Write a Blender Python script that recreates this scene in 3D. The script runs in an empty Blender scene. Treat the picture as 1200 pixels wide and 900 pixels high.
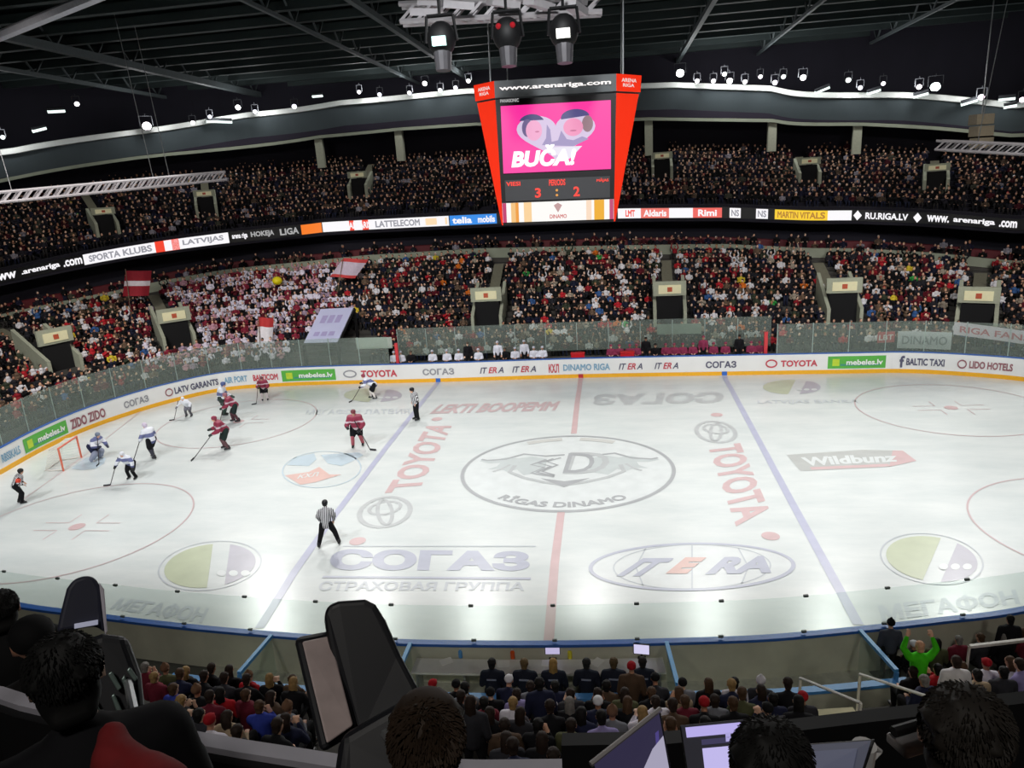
import bpy, bmesh, math, random
import numpy as np
from mathutils import Vector, Matrix
from mathutils.geometry import delaunay_2d_cdt
random.seed(7); RNG = np.random.default_rng(7)
S = bpy.context.scene
COL = S.collection
PI = math.pi

# ------------------------------------------------------------------ camera
CAM = np.array([2.3402, -31.6722, 12.8559])
YAW, PITCH, ROLL, FPX = -0.147724, 0.271190, -0.064234, 850.15
def _basis():
    cy, sy, cp, sp = math.cos(YAW), math.sin(YAW), math.cos(PITCH), math.sin(PITCH)
    f = np.array([sy*cp, cy*cp, -sp]); r = np.array([cy, -sy, 0.0]); u = np.cross(r, f)
    cr, sr = math.cos(ROLL), math.sin(ROLL)
    return np.array([cr*r+sr*u, -sr*r+cr*u, f])
BAS = _basis()
cd = bpy.data.cameras.new('camera'); cam = bpy.data.objects.new('camera', cd); COL.objects.link(cam)
cd.sensor_width = 36; cd.sensor_fit = 'HORIZONTAL'; cd.lens = FPX*36/1200; cd.clip_end = 500; cd.clip_start = .05
m = Matrix.Identity(4)
for i in range(3):
    m[i][0], m[i][1], m[i][2], m[i][3] = BAS[0][i], BAS[1][i], -BAS[2][i], CAM[i]
cam.matrix_world = m
S.camera = cam

def at(px, py, z=None, y=None, d=None):
    """A point of the place seen along a direction: on the level z, on the plane y, or at distance d."""
    v = ((px-600)*BAS[0] + (450-py)*BAS[1])/FPX + BAS[2]
    if z is not None: t = (z-CAM[2])/v[2]
    elif y is not None: t = (y-CAM[1])/v[1]
    else: t = d/np.linalg.norm(v)
    return CAM + v*t
def project(P):
    q = (np.atleast_2d(P)-CAM) @ BAS.T
    return np.stack([600+FPX*q[:, 0]/q[:, 2], 450-FPX*q[:, 1]/q[:, 2], q[:, 2]], 1)

# ------------------------------------------------------------------ world, lights, exposure
S.view_settings.view_transform = 'Standard'; S.view_settings.look = 'None'
S.view_settings.gamma = 1; S.view_settings.exposure = 0.0
S.view_settings.use_curve_mapping = False
w = bpy.data.worlds.new('arena_air'); S.world = w; w.use_nodes = True
w.node_tree.nodes['Background'].inputs[0].default_value = (.5, .55, .6, 1)
w.node_tree.nodes['Background'].inputs[1].default_value = 0.006
try:
    S.cycles.use_denoising = True
    S.cycles.max_bounces = 6; S.cycles.transparent_max_bounces = 12
    S.cycles.sample_clamp_indirect = 4
except Exception: pass

def spot(loc, target, power, cone, blend=.6, size=.5, color=(1, 1, 1)):
    l = bpy.data.lights.new('rink_and_fill_spot', 'SPOT'); l.energy = power; l.spot_size = math.radians(cone)
    l.spot_blend = blend; l.shadow_soft_size = size; l.color = color
    o = bpy.data.objects.new('rink_and_fill_spot', l); COL.objects.link(o); o.location = loc
    o.rotation_euler = (Vector(target)-Vector(loc)).to_track_quat('-Z', 'Y').to_euler()
    return o
ICE_P, STAND_P = 7800, 14500
for x in (-27, -18, -9, 0, 9, 18, 27):
    spot((x, 19, 22), (x*.92, -7, 0), ICE_P*(1.25 if abs(x) > 20 else 1), 72, .6, .7, (1, 1, .97))
    spot((x, -19, 22), (x*.92, 6, 0), ICE_P*(1.25 if abs(x) > 20 else 1), 72, .6, .7, (.97, .99, 1))
for x in (-26, -9, 9, 26):  # extra spots added to brighten the far stands, without fixtures
    spot((x, -8, 23), (x*1.25, 25, 4), STAND_P, 60, .9, 1.0, (1, .93, .88))
spot((-6, -8, 23), (-42, 8, 4), STAND_P, 60, .9, 1.0, (1, .93, .88))  # another added spot, brightening the left end stand
for x in (-14, 2, 18): spot((x, -38, 24), (x*.8, -20, 2), 2600, 70, .9, 1.0, (1, .95, .88))  # spots added behind the camera to brighten the near stand and boxes
spot((3, -39, 16), (1.5, -30, 11), 32, 60, .9, .8, (1, .93, .86))  # weak spot added for house light reaching the balcony from behind

# ------------------------------------------------------------------ materials
MATS = {}
def mat(name, col=(.8, .8, .8), rough=.6, metal=0., noise=.08, scale=6., emit=0., spec=.4, objcol=False, sheen=False, attr=None):
    if name in MATS: return MATS[name]
    M = bpy.data.materials.new(name); M.use_nodes = True; nt = M.node_tree; b = nt.nodes['Principled BSDF']
    b.inputs['Roughness'].default_value = rough; b.inputs['Metallic'].default_value = metal
    b.inputs['Specular IOR Level'].default_value = spec
    if objcol:
        src = nt.nodes.new('ShaderNodeObjectInfo').outputs['Color']
    elif attr:
        a = nt.nodes.new('ShaderNodeAttribute'); a.attribute_name = attr; src = a.outputs['Color']
    else:
        r = nt.nodes.new('ShaderNodeRGB'); r.outputs[0].default_value = (*col, 1); src = r.outputs[0]
    if noise > 0:
        tc = nt.nodes.new('ShaderNodeTexCoord'); nz = nt.nodes.new('ShaderNodeTexNoise'); nz.inputs['Scale'].default_value = scale
        nz.inputs['Detail'].default_value = 3
        nt.links.new(tc.outputs['Object'], nz.inputs['Vector'])
        mr = nt.nodes.new('ShaderNodeMapRange'); mr.inputs['To Min'].default_value = 1-noise*2; mr.inputs['To Max'].default_value = 1+noise*2
        nt.links.new(nz.outputs['Fac'], mr.inputs['Value'])
        mx = nt.nodes.new('ShaderNodeMix'); mx.data_type = 'RGBA'; mx.blend_type = 'MULTIPLY'; mx.inputs['Factor'].default_value = 1
        nt.links.new(src, mx.inputs['A']); nt.links.new(mr.outputs['Result'], mx.inputs['B']); src = mx.outputs['Result']
    nt.links.new(src, b.inputs['Base Color'])
    if emit > 0:
        nt.links.new(src, b.inputs['Emission Color']); b.inputs['Emission Strength'].default_value = emit
        try: M.cycles.emission_sampling = 'NONE'
        except Exception: pass
    MATS[name] = M
    return M
def glow(name, col, e=1.0, sample=False):
    """Something that gives off light itself: a lamp or an LED screen."""
    if name in MATS: return MATS[name]
    M = bpy.data.materials.new(name); M.use_nodes = True; nt = M.node_tree
    b = nt.nodes['Principled BSDF']; b.inputs['Base Color'].default_value = (.02, .02, .02, 1); b.inputs['Roughness'].default_value = .5
    r = nt.nodes.new('ShaderNodeRGB'); r.outputs[0].default_value = (*col, 1)
    nt.links.new(r.outputs[0], b.inputs['Emission Color']); b.inputs['Emission Strength'].default_value = e
    if not sample:
        try: M.cycles.emission_sampling = 'NONE'
        except Exception: pass
    MATS[name] = M
    return M
def srgb(r, g, b):
    f = lambda c: (c/255/12.92 if c/255 <= .04045 else ((c/255+.055)/1.055)**2.4)
    return (f(r), f(g), f(b))

# ------------------------------------------------------------------ object helpers
def tag(o, label=None, cat=None, group=None, kind=None):
    if label: o['label'] = label
    if cat: o['category'] = cat
    if group: o['group'] = group
    if kind: o['kind'] = kind
    return o
def empty(name, loc=(0, 0, 0), rz=0, label=None, cat=None, group=None, kind=None):
    o = bpy.data.objects.new(name, None); COL.objects.link(o); o.location = tuple(loc); o.rotation_euler = (0, 0, rz)
    o.empty_display_size = .1
    return tag(o, label, cat, group, kind)
def mobj(name, verts, faces, m=None, parent=None, smooth=False):
    me = bpy.data.meshes.new(name); me.from_pydata([tuple(map(float, v)) for v in verts], [], [tuple(f) for f in faces]); me.update()
    if smooth:
        for p in me.polygons: p.use_smooth = True
    o = bpy.data.objects.new(name, me); COL.objects.link(o)
    if m: me.materials.append(m)
    if parent: o.parent = parent
    return o
class MB:
    """Collects boxes, bars, lathes into one mesh."""
    def __init__(s): s.v = []; s.f = []
    def add(s, v, f):
        n = len(s.v); s.v += [tuple(map(float, p)) for p in v]; s.f += [tuple(i+n for i in q) for q in f]; return s
    def box(s, c, d, rz=0, M=None):
        x, y, z = [k/2 for k in d]
        V = [Vector((a*x, b*y, e*z)) for a in (-1, 1) for b in (-1, 1) for e in (-1, 1)]
        R = M if M is not None else Matrix.Rotation(rz, 3, 'Z')
        V = [R @ p + Vector(c) for p in V]
        return s.add(V, [(0, 1, 3, 2), (4, 6, 7, 5), (0, 4, 5, 1), (2, 3, 7, 6), (0, 2, 6, 4), (1, 5, 7, 3)])
    def bar(s, a, b, r=.05, n=6, r2=None):
        a, b = Vector(a), Vector(b); d = (b-a).normalized(); r2 = r if r2 is None else r2
        u = d.orthogonal().normalized(); w_ = d.cross(u)
        V = [a+(u*math.cos(2*PI*i/n)+w_*math.sin(2*PI*i/n))*r for i in range(n)] + [b+(u*math.cos(2*PI*i/n)+w_*math.sin(2*PI*i/n))*r2 for i in range(n)]
        F = [(i, (i+1) % n, n+(i+1) % n, n+i) for i in range(n)] + [tuple(range(n))[::-1], tuple(range(n, 2*n))]
        return s.add(V, F)
    def hexa(s, q0, q1):
        """solid between two quads"""
        return s.add(list(q0)+list(q1), [(3, 2, 1, 0), (4, 5, 6, 7), (0, 1, 5, 4), (1, 2, 6, 5), (2, 3, 7, 6), (3, 0, 4, 7)])
    def ball(s, c, r, n=10, k=6):
        rx, ry, rz = r if hasattr(r, '__len__') else (r, r, r)
        V = [(c[0], c[1], c[2]-rz)]; F = []
        for j in range(1, k):
            t = -PI/2+PI*j/k
            V += [(c[0]+rx*math.cos(t)*math.cos(2*PI*i/n), c[1]+ry*math.cos(t)*math.sin(2*PI*i/n), c[2]+rz*math.sin(t)) for i in range(n)]
        V.append((c[0], c[1], c[2]+rz)); L = len(V)-1
        F += [(0, 1+(i+1) % n, 1+i) for i in range(n)]
        for j in range(k-2):
            F += [(1+j*n+i, 1+j*n+(i+1) % n, 1+(j+1)*n+(i+1) % n, 1+(j+1)*n+i) for i in range(n)]
        b0 = 1+(k-2)*n
        F += [(b0+i, b0+(i+1) % n, L) for i in range(n)]
        return s.add(V, F)
    def build(s, name, m, parent=None, smooth=False, bevel=0):
        o = mobj(name, s.v, s.f, m, parent, smooth)
        if bevel:
            b = o.modifiers.new('b', 'BEVEL'); b.width = bevel; b.segments = 3; b.limit_method = 'ANGLE'
        return o
def cap_prim(mb, p0, r0, p1, r1, n=10):
    p0, p1 = Vector(p0), Vector(p1)
    mb.bar(p0, p1, r0, n, r1); mb.ball(p0, r0*.999, n, 6); mb.ball(p1, r1*.999, n, 6)
def blob(prims, voxel=.02, smooth=3, faces=0):
    """One continuous surface grown over capsules ('c', p0, r0, p1, r1) and ellipsoids ('e', c, (rx, ry, rz))."""
    mb = MB()
    for p in prims:
        if p[0] == 'c': cap_prim(mb, *p[1:])
        else: mb.ball(p[1], p[2], 14, 10)
    me = bpy.data.meshes.new('t'); me.from_pydata(mb.v, [], mb.f); me.update()
    o = bpy.data.objects.new('t', me); COL.objects.link(o)
    r = o.modifiers.new('r', 'REMESH'); r.mode = 'VOXEL'; r.voxel_size = voxel
    if smooth:
        s_ = o.modifiers.new('s', 'SMOOTH'); s_.iterations = smooth; s_.factor = .5
    dg = bpy.context.evaluated_depsgraph_get(); n = len(o.evaluated_get(dg).data.polygons)
    if faces and n*2 > faces:
        d = o.modifiers.new('d', 'DECIMATE'); d.ratio = faces/(n*2)
        dg = bpy.context.evaluated_depsgraph_get()
    out = bpy.data.meshes.new_from_object(o.evaluated_get(dg), depsgraph=dg)
    bpy.data.objects.remove(o); bpy.data.meshes.remove(me)
    for p in out.polygons: p.use_smooth = True
    return out
def link(name, me, m, parent=None, color=None, loc=None, rz=0, scale=1):
    o = bpy.data.objects.new(name, me); COL.objects.link(o)
    if m and not me.materials: me.materials.append(m)
    if parent: o.parent = parent
    if color is not None: o.color = (*color, 1)
    if loc is not None: o.location = tuple(loc)
    o.rotation_euler[2] = rz
    if scale != 1: o.scale = (scale,)*3
    return o
_TXT = {}
def _font(s, bold, shear=0):
    c = bpy.data.curves.new('t', 'FONT'); c.body = s; c.offset = bold; c.shear = shear; c.resolution_u = 3; c.fill_mode = 'NONE'
    o = bpy.data.objects.new('t', c); COL.objects.link(o)
    dg = bpy.context.evaluated_depsgraph_get(); me = bpy.data.meshes.new_from_object(o.evaluated_get(dg), depsgraph=dg)
    V = [Vector(v.co[:2]) for v in me.vertices]; E = [tuple(e.vertices) for e in me.edges]
    bpy.data.objects.remove(o); bpy.data.curves.remove(c); bpy.data.meshes.remove(me)
    ok = set(E) | {(b, a) for a, b in E}; loops = []     # outlines, each in its own order of travel
    for k in range(len(V)):
        if k and (k-1, k) in ok: loops[-1].append(k)
        else: loops.append([k])
    Q = np.array([v[:] for v in V]); ar = []
    for L in loops:
        X = Q[L]; Y = np.roll(X, -1, 0); ar.append((X[:, 0]*Y[:, 1]-X[:, 1]*Y[:, 0]).sum()/2)
    def within(p, L):
        X = Q[L]; Y = np.roll(X, -1, 0); u_ = (X[:, 1] > p[1]) != (Y[:, 1] > p[1])
        return ((X[u_, 0]+(p[1]-X[u_, 1])*(Y[u_, 0]-X[u_, 0])/(Y[u_, 1]-X[u_, 1])) > p[0]).sum() % 2 == 1
    def outer_sign(i):
        big = [j for j in range(len(loops)) if j != i and abs(ar[j]) > abs(ar[i]) and ar[j]*ar[i] < 0 and within(Q[loops[i][0]], loops[j])]
        j = max(big, key=lambda j: abs(ar[j])) if big else i
        return 1 if ar[j] > 0 else -1
    if bold > 0:                                     # thicken: push every outline out, every hole in
        W = Q.copy()
        for i, L in enumerate(loops):
            s0 = outer_sign(i); X = Q[L]; t = np.roll(X, -1, 0)-X; t /= np.maximum(np.hypot(*t.T), 1e-9)[:, None]; n = np.stack([t[:, 1], -t[:, 0]], 1)*s0; m_ = n+np.roll(n, 1, 0)
            m_ /= np.maximum((m_*m_).sum(1), .7)[:, None]; W[L] = X+m_*2*bold
        Q = W
    D = [(a, b) for L in loops for a, b in zip(L, L[1:]+L[:1])]
    A, B = Q[[a for a, b in D]], Q[[b for a, b in D]]
    r = delaunay_2d_cdt([Vector(q) for q in Q], D, [], 0, 1e-5); P = np.array([v[:] for v in r[0]]); F = []
    for f in r[2]:                                   # inside by winding
        x, y = P[list(f)].mean(0); up = (A[:, 1] > y) != (B[:, 1] > y)
        xx = A[up, 0]+(y-A[up, 1])*(B[up, 0]-A[up, 0])/(B[up, 1]-A[up, 1]); sg = np.where(B[up, 1] > A[up, 1], 1, -1)
        if sg[xx > x].sum() != 0: F.append(tuple(f))
    return P, F
def text2d(s, bold=.0, shear=0):
    """Letter outlines as a flat mesh scaled to the unit square."""
    k = (s, bold, shear)
    if k in _TXT: return _TXT[k]
    V, F = _font(s, bold, shear); V = (V-V.min(0))/(V.max(0)-V.min(0))
    _TXT[k] = (V, F)
    return V, F
def quad_map(q):
    bl, br, tr, tl = [np.array(p, float) for p in q]
    return lambda u, v: bl*(1-u)*(1-v)+br*u*(1-v)+tr*u*v+tl*(1-u)*v
def text_on(name, s, f, m, parent, bold=.0, shear=0):
    V, F = text2d(s, bold, shear)
    return mobj(name, [f(a, b) for a, b in V], F, m, parent)

# ------------------------------------------------------------------ rink outline
CTRL = [(.6, -15.33), (-2.8, -15.44), (-5.2, -15.39), (-7.8, -15.2), (-10.5, -14.93), (-13.6, -14.5), (-17, -13.9), (-22.6, -12.2),
        (-26.6, -9), (-28.6, -5), (-29.1, -.9), (-29.5, 2.6), (-29.4, 5.9), (-28.6, 8.8), (-27.3, 11.5), (-24.9, 14.1), (-21, 14.95),
        (-16.7, 15.1), (-9.8, 15.05), (0, 15.2), (9.3, 14.9), (17, 14.6), (20.1, 14.4), (23, 13.4), (25.6, 11.95), (28, 9.3), (29.3, 5.5), (29.3, 1), (28, -3.6),
        (24.5, -7.8), (18.5, -11.2), (12.9, -13.3), (10.5, -13.92), (8.25, -14.42), (6.05, -14.84), (3.9, -15.07)]
def catmull(C, k=14):
    C = np.array(C); n = len(C); out = []
    for i in range(n):
        a, b, c, d = C[i-1], C[i], C[(i+1) % n], C[(i+2) % n]
        for t in np.arange(k)/k:
            out.append(.5*((2*b)+(c-a)*t+(2*a-5*b+4*c-d)*t*t+(3*b-a-3*c+d)*t**3))
    return np.array(out)
_o = catmull(CTRL); _o2 = np.vstack([_o, _o[:1]])
_s = np.r_[0, np.cumsum(np.hypot(*np.diff(_o2, axis=0).T))]
NS = 360; LEN = _s[-1]
_u = np.arange(NS)/NS*LEN
OUT = np.stack([np.interp(_u, _s, _o2[:, 0]), np.interp(_u, _s, _o2[:, 1])], 1)
_t = np.roll(OUT, -3, 0)-np.roll(OUT, 3, 0); _t /= np.hypot(*_t.T)[:, None]
NRM = np.stack([_t[:, 1], -_t[:, 0]], 1)      # outward for this direction of travel
if (NRM*OUT).sum() < 0: NRM = -NRM
for _ in range(6): NRM = (np.roll(NRM, 1, 0)+NRM*2+np.roll(NRM, -1, 0))/4; NRM /= np.hypot(*NRM.T)[:, None]
def ring(d): return OUT+NRM*d
def ring_at(d, i):
    """Point and outward direction at a fractional index."""
    R = ring(d); i0 = int(math.floor(i)) % NS; i1 = (i0+1) % NS; t = i-math.floor(i)
    return R[i0]*(1-t)+R[i1]*t, NRM[i0]*(1-t)+NRM[i1]*t
def hit(d, px, py):
    """Where the line of sight meets the far half of the ring: index and height."""
    v = at(px, py, d=1.0)-CAM; R = ring(d)-CAM[:2]
    cr = R[:, 0]*v[1]-R[:, 1]*v[0]; best = None
    for i in range(NS):
        j = (i+1) % NS
        if cr[i]*cr[j] <= 0 and cr[i] != cr[j]:
            t = cr[i]/(cr[i]-cr[j]); p = R[i]*(1-t)+R[j]*t
            k = (p@v[:2])/(v[:2]@v[:2])
            if k > 0 and (best is None or k > best[1]): best = (i+t, k)
    return best[0], CAM[2]+v[2]*best[1]
def ring_z(d, pts):
    a = sorted(hit(d, *p) for p in pts)
    return np.interp(np.arange(NS), [x[0] for x in a], [x[1] for x in a])
I0 = int(np.argmin(np.hypot(OUT[:, 0]+28.6, OUT[:, 1]+5))); I1 = int(np.argmin(np.hypot(OUT[:, 0]-28, OUT[:, 1]+3.6)))
VIS = np.arange(I0, I1+1)
def strip(name, rows, m, parent=None, idx=VIS, closed=False, smooth=False):
    """A surface through several rings, each (d, z) with z a number or an array over the outline."""
    V = []; n = len(idx)
    for d, z in rows:
        R = ring(d)[idx]; zz = np.broadcast_to(z, (NS,))[idx]
        V += [(a[0], a[1], b) for a, b in zip(R, zz)]
    F = []
    for k in range(len(rows)-1):
        for i in range(n if closed else n-1):
            j = (i+1) % n; F.append((k*n+i, k*n+j, (k+1)*n+j, (k+1)*n+i))
    return mobj(name, V, F, m, parent, smooth)
ALL = np.arange(NS)

# ------------------------------------------------------------------ ice
def ice_material():
    M = bpy.data.materials.new('ice'); M.use_nodes = True; nt = M.node_tree; b = nt.nodes['Principled BSDF']
    tc = nt.nodes.new('ShaderNodeTexCoord'); mp = nt.nodes.new('ShaderNodeMapping'); mp.inputs['Scale'].default_value = (.12, .35, 1)
    nt.links.new(tc.outputs['Object'], mp.inputs['Vector'])
    n = nt.nodes.new('ShaderNodeTexNoise'); n.inputs['Scale'].default_value = 2.2; n.inputs['Detail'].default_value = 6; n.inputs['Roughness'].default_value = .65
    nt.links.new(mp.outputs['Vector'], n.inputs['Vector'])
    r = nt.nodes.new('ShaderNodeValToRGB'); r.color_ramp.elements[0].position = .3; r.color_ramp.elements[1].position = .72
    r.color_ramp.elements[0].color = (.66, .70, .69, 1); r.color_ramp.elements[1].color = (.80, .82, .80, 1)
    nt.links.new(n.outputs['Fac'], r.inputs['Fac']); nt.links.new(r.outputs['Color'], b.inputs['Base Color'])
    b.inputs['Roughness'].default_value = .26; b.inputs['Specular IOR Level'].default_value = .4
    return M
ice = mobj('ice_sheet', [(p[0], p[1], 0) for p in OUT], [tuple(range(NS))], ice_material())
tag(ice, kind='structure')
if ice.data.polygons[0].normal.z < 0: ice.data.flip_normals()
gm = lambda r, g, b, n: mat('ice_paint_'+n, srgb(r*.56+97, g*.56+98, b*.56+97), .3, noise=.06, scale=1.5, spec=.4)
P_RED, P_BLUE, P_GREY, P_DK = gm(206, 150, 152, 'red'), gm(160, 160, 200, 'blue'), gm(172, 174, 176, 'grey'), gm(140, 140, 146, 'dark')
P_LB, P_LR, P_GRN, P_PUR, P_WHT = gm(176, 200, 218, 'pale_blue'), gm(226, 160, 146, 'orange_red'), gm(178, 188, 138, 'green'), gm(160, 152, 172, 'purple'), gm(226, 230, 230, 'white')
P_PINK, P_SLATE, P_FAINT = gm(196, 150, 154, 'pale_red'), gm(158, 160, 188, 'slate'), gm(178, 184, 194, 'faint')
ZP = .012
def icep(px, py, z=ZP): return at(px, py, z=z)
def ice_poly(name, pts, m, z=ZP, label=None):
    V = [(p[0], p[1], z) for p in pts]
    o = mobj(name, V, [tuple(range(len(V)))], m, ice)
    if o.data.polygons[0].normal.z < 0: o.data.flip_normals()
    if label: o['label'] = label
    return o
def ice_band(name, pts, wid, m, z=ZP, closed=False):
    P = np.array([p[:2] for p in pts], float); n = len(P); V = []; F = []
    for i in range(n):
        a, b = (P[i-1] if (closed or i) else P[i]), (P[(i+1) % n] if (closed or i < n-1) else P[i])
        t = b-a; t /= np.hypot(*t); nn = np.array([-t[1], t[0]])
        V += [(*(P[i]+nn*wid/2), z), (*(P[i]-nn*wid/2), z)]
    for i in range(n if closed else n-1):
        j = (i+1) % n; F.append((2*i+1, 2*j+1, 2*j, 2*i))
    return mobj(name, V, F, m, ice)
def ell(c, rx, ry, n=64, rot=0):
    t = np.arange(n)*2*PI/n; x, y = rx*np.cos(t), ry*np.sin(t)
    return np.stack([c[0]+x*math.cos(rot)-y*math.sin(rot), c[1]+x*math.sin(rot)+y*math.cos(rot)], 1)
def pell(px, py, rx, ry, n=48, rot=0):
    """an oval on the ice from its outline in the photograph"""
    return [icep(*p) for p in ell((px, py), rx, ry, n, math.radians(rot))]
def ice_text(name, s, pq, m, z=ZP, bold=.02, shear=0):
    q = [icep(*p, z) for p in pq]        # bl, br, tr, tl
    return text_on(name, s, quad_map(q), m, ice, bold, shear)
# lines
ice_band('centre_line', [icep(680.5, 443), icep(676, 475), icep(672.5, 508)], .30, P_RED)
ice_band('centre_line', [icep(657.5, 600), icep(650, 660), icep(643, 751)], .30, P_RED)
ice_band('blue_line', [icep(513, 448), icep(452, 525), icep(392, 604), icep(345, 670), icep(304, 736)], .30, P_BLUE)
ice_band('blue_line', [icep(849, 441), icep(887, 512), icep(926, 585), icep(966, 658), icep(1006, 732)], .30, P_BLUE)
ice_band('goal_line', [icep(20, 590), icep(74, 552), icep(96, 536), icep(170, 478)], .06, P_PINK)
# circles
ice_band('centre_circle', ell((0, -.63), 4.82, 4.42, 96), .17, P_DK, closed=True)
for c, r in (((-20.3, -6.55), (4.6, 4.5)), ((-20.2, 7.2), (4.6, 4.5)), ((19.75, 7.35), (4.6, 4.4)), ((19.6, -6.3), (4.6, 4.4))):
    ice_band('faceoff_circle', ell(c, *r, 72), .07, P_PINK, closed=True)
    ice_poly('faceoff_spot', ell(c, .33, .33, 20), P_RED)
    for sx in (-1, 1):
        for sy in (-1, 1):
            x, y = c[0]+sx*.65, c[1]+sy*.35
            ice_band('faceoff_mark', [(x+sx*1.1, y), (x, y), (x, y+sy*.8)], .06, P_PINK)
for px, py in ((419, 634), (903, 628), (840, 486), (512, 491)):
    c = icep(px, py); ice_poly('faceoff_spot', ell(c, .32, .32, 20), P_RED)
cr = [icep(83, 549), icep(97, 551), icep(112, 549), icep(122, 543), icep(124, 537), icep(116, 533), icep(99, 537)]
ice_poly('goal_crease', cr, P_LB)
# centre emblem: a lettered shield between two winged beasts, ring text below
EC = np.array([0, -.45])
def eq(x0, y0, x1, y1, z): return [(x0, y0, z), (x1, y0, z), (x1, y1, z), (x0, y1, z)]
disc = ice_poly('emblem_disc', ell((0, -.63), 4.7, 4.3, 72), P_WHT, z=.006)
for sg in (-1, 1):
    body = [(1.0, 1.0), (1.8, 1.35), (2.4, 1.1), (3.0, 1.25), (3.6, .85), (4.1, 1.0), (4.25, .75), (3.75, .5), (3.2, .55), (3.3, .1), (3.7, -.25), (3.1, -.2), (2.7, -.55), (2.3, -.3), (1.9, -1.0), (1.3, -.7), (1.0, -.2)]
    ice_poly('emblem_beast', [(EC[0]+sg*x, EC[1]+y+.1) for x, y in body], gm(188, 196, 196, 'emblem_pale'))
    ice_band('emblem_stroke', [(EC[0]+sg*x, EC[1]+y) for x, y in ((.2, 1.6), (1.1, 1.45), (2.2, 1.75), (3.0, 1.1), (3.9, .95), (4.2, 1.1))], .16, P_DK, z=.016)
    ice_band('emblem_stroke', [(EC[0]+sg*x, EC[1]+y) for x, y in ((0, -2.0), (.9, -1.7), (1.9, -1.15), (2.6, -.5), (2.45, .3))], .22, P_GREY, z=.016)
    ice_band('emblem_stroke', [(EC[0]+sg*x, EC[1]+y) for x, y in ((2.7, .4), (3.0, -.1), (3.4, -.45))], .14, P_GREY, z=.016)
ice_poly('emblem_shield', [(EC[0]+x, EC[1]+y) for x, y in ((-1.1, -1.25), (0, -1.6), (1.1, -1.25), (0, -2.25))], P_DK, z=.018)
text_on('emblem_letter', 'D', quad_map(eq(-.15, -1.1, 1.25, 1.35, .02)), P_DK, ice, .0, .1)
text_on('emblem_letter', 'D', quad_map(eq(-.15, -1.2, 1.95, 1.45, .017)), P_GREY, ice, -.02, .1)
for k in range(3):
    ice_band('emblem_stroke', [(EC[0]-.35-k*.35, EC[1]+1.2-k*.1), (EC[0]-1.0-k*.35, EC[1]+.75-k*.2), (EC[0]-.45-k*.3, EC[1]+.3-k*.15), (EC[0]-1.1-k*.25, EC[1]-.45-k*.1), (EC[0]-.5, EC[1]-.9-.1*k)], .13, P_DK, z=.019)
V, F = text2d('RĪGAS DINAMO', .035)
def arc(u, v):
    r, t = 4.12-.66*v, math.radians(-128+76*u); return (1.09*r*math.cos(t), -.63+.985*r*math.sin(t), .02)
mobj('emblem_lettering', [arc(a, b) for a, b in V], F, P_DK, ice)
for a0, a1 in ((60, 84), (96, 120)):
    ice_band('emblem_lettering', [(1.09*4.0*math.cos(math.radians(t)), -.63+3.95*math.sin(math.radians(t))) for t in np.linspace(a0, a1, 9)], .42, gm(200, 196, 190, 'emblem_top'), z=.019)
# sponsor marks painted on the ice
ice_text('lettering', 'TOYOTA', [(492, 574), (530, 499), (503, 494), (450, 578)], P_RED, bold=.035)
ice_text('lettering', 'TOYOTA', [(829, 523), (862, 617), (905, 604), (868, 519)], P_RED, bold=.035)
def three_ovals(px, py, rx, ry, rot=0):
    P = pell(px, py, rx, ry, 48, rot); ice_band('oval_emblem', P, .22, P_GREY, closed=True)
    ice_band('oval_emblem', pell(px, py-ry*.28, rx*.62, ry*.42, 36, rot), .16, P_GREY, closed=True, z=.014)
    ice_band('oval_emblem', pell(px, py, rx*.28, ry*.85, 36, rot), .16, P_GREY, closed=True, z=.016)
three_ovals(451, 600, 30, 17, -10); three_ovals(839, 506, 23, 12, 8)
ice_text('lettering', 'СОГАЗ', [(384, 668), (620, 669), (622, 646), (390, 643)], P_SLATE, bold=.055)
ice_band('sponsor_rule', [icep(402, 640), icep(628, 640)], .08, P_FAINT); ice_band('sponsor_rule', [icep(378, 676), icep(622, 678)], .14, P_SLATE)
ice_text('lettering', 'СТРАХОВАЯ ГРУППА', [(372, 692), (614, 692), (616, 682), (376, 681)], P_FAINT, bold=.03)
ice_text('lettering', 'СОГАЗ', [(850, 459), (697, 462), (693, 475), (846, 472)], P_GREY, bold=.05)
ice_text('lettering', 'LEKTI BOOPEMM', [(503, 485), (655, 481), (657, 470), (512, 474)], P_PINK, bold=.045, shear=.3)
ice_poly('sponsor_oval', pell(811, 664, 119, 27, 64, -1), P_WHT, z=.006)
ice_band('sponsor_oval', pell(811, 664, 119, 27, 64, -1), .14, P_SLATE, closed=True, z=.014)
ice_band('sponsor_oval', pell(811, 664, 92, 26, 48, -1), .05, P_FAINT, closed=True, z=.013)
for dx in (-60, 0, 60):
    ice_band('sponsor_oval', [icep(811+dx*.9, 639+abs(dx)*.05), icep(811+dx*1.1, 664), icep(811+dx*.95, 690-abs(dx)*.05)], .05, P_FAINT, z=.013)
ice_text('lettering', 'IT', [(722, 675), (772, 675), (790, 654), (744, 654)], P_SLATE, .02, .05, .3)
ice_text('lettering', 'E', [(780, 672), (816, 672), (828, 653), (792, 653)], P_LR, .02, .07, .3)
ice_text('lettering', 'RA', [(826, 673), (904, 671), (900, 651), (838, 653)], P_SLATE, .02, .05, .3)
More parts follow.
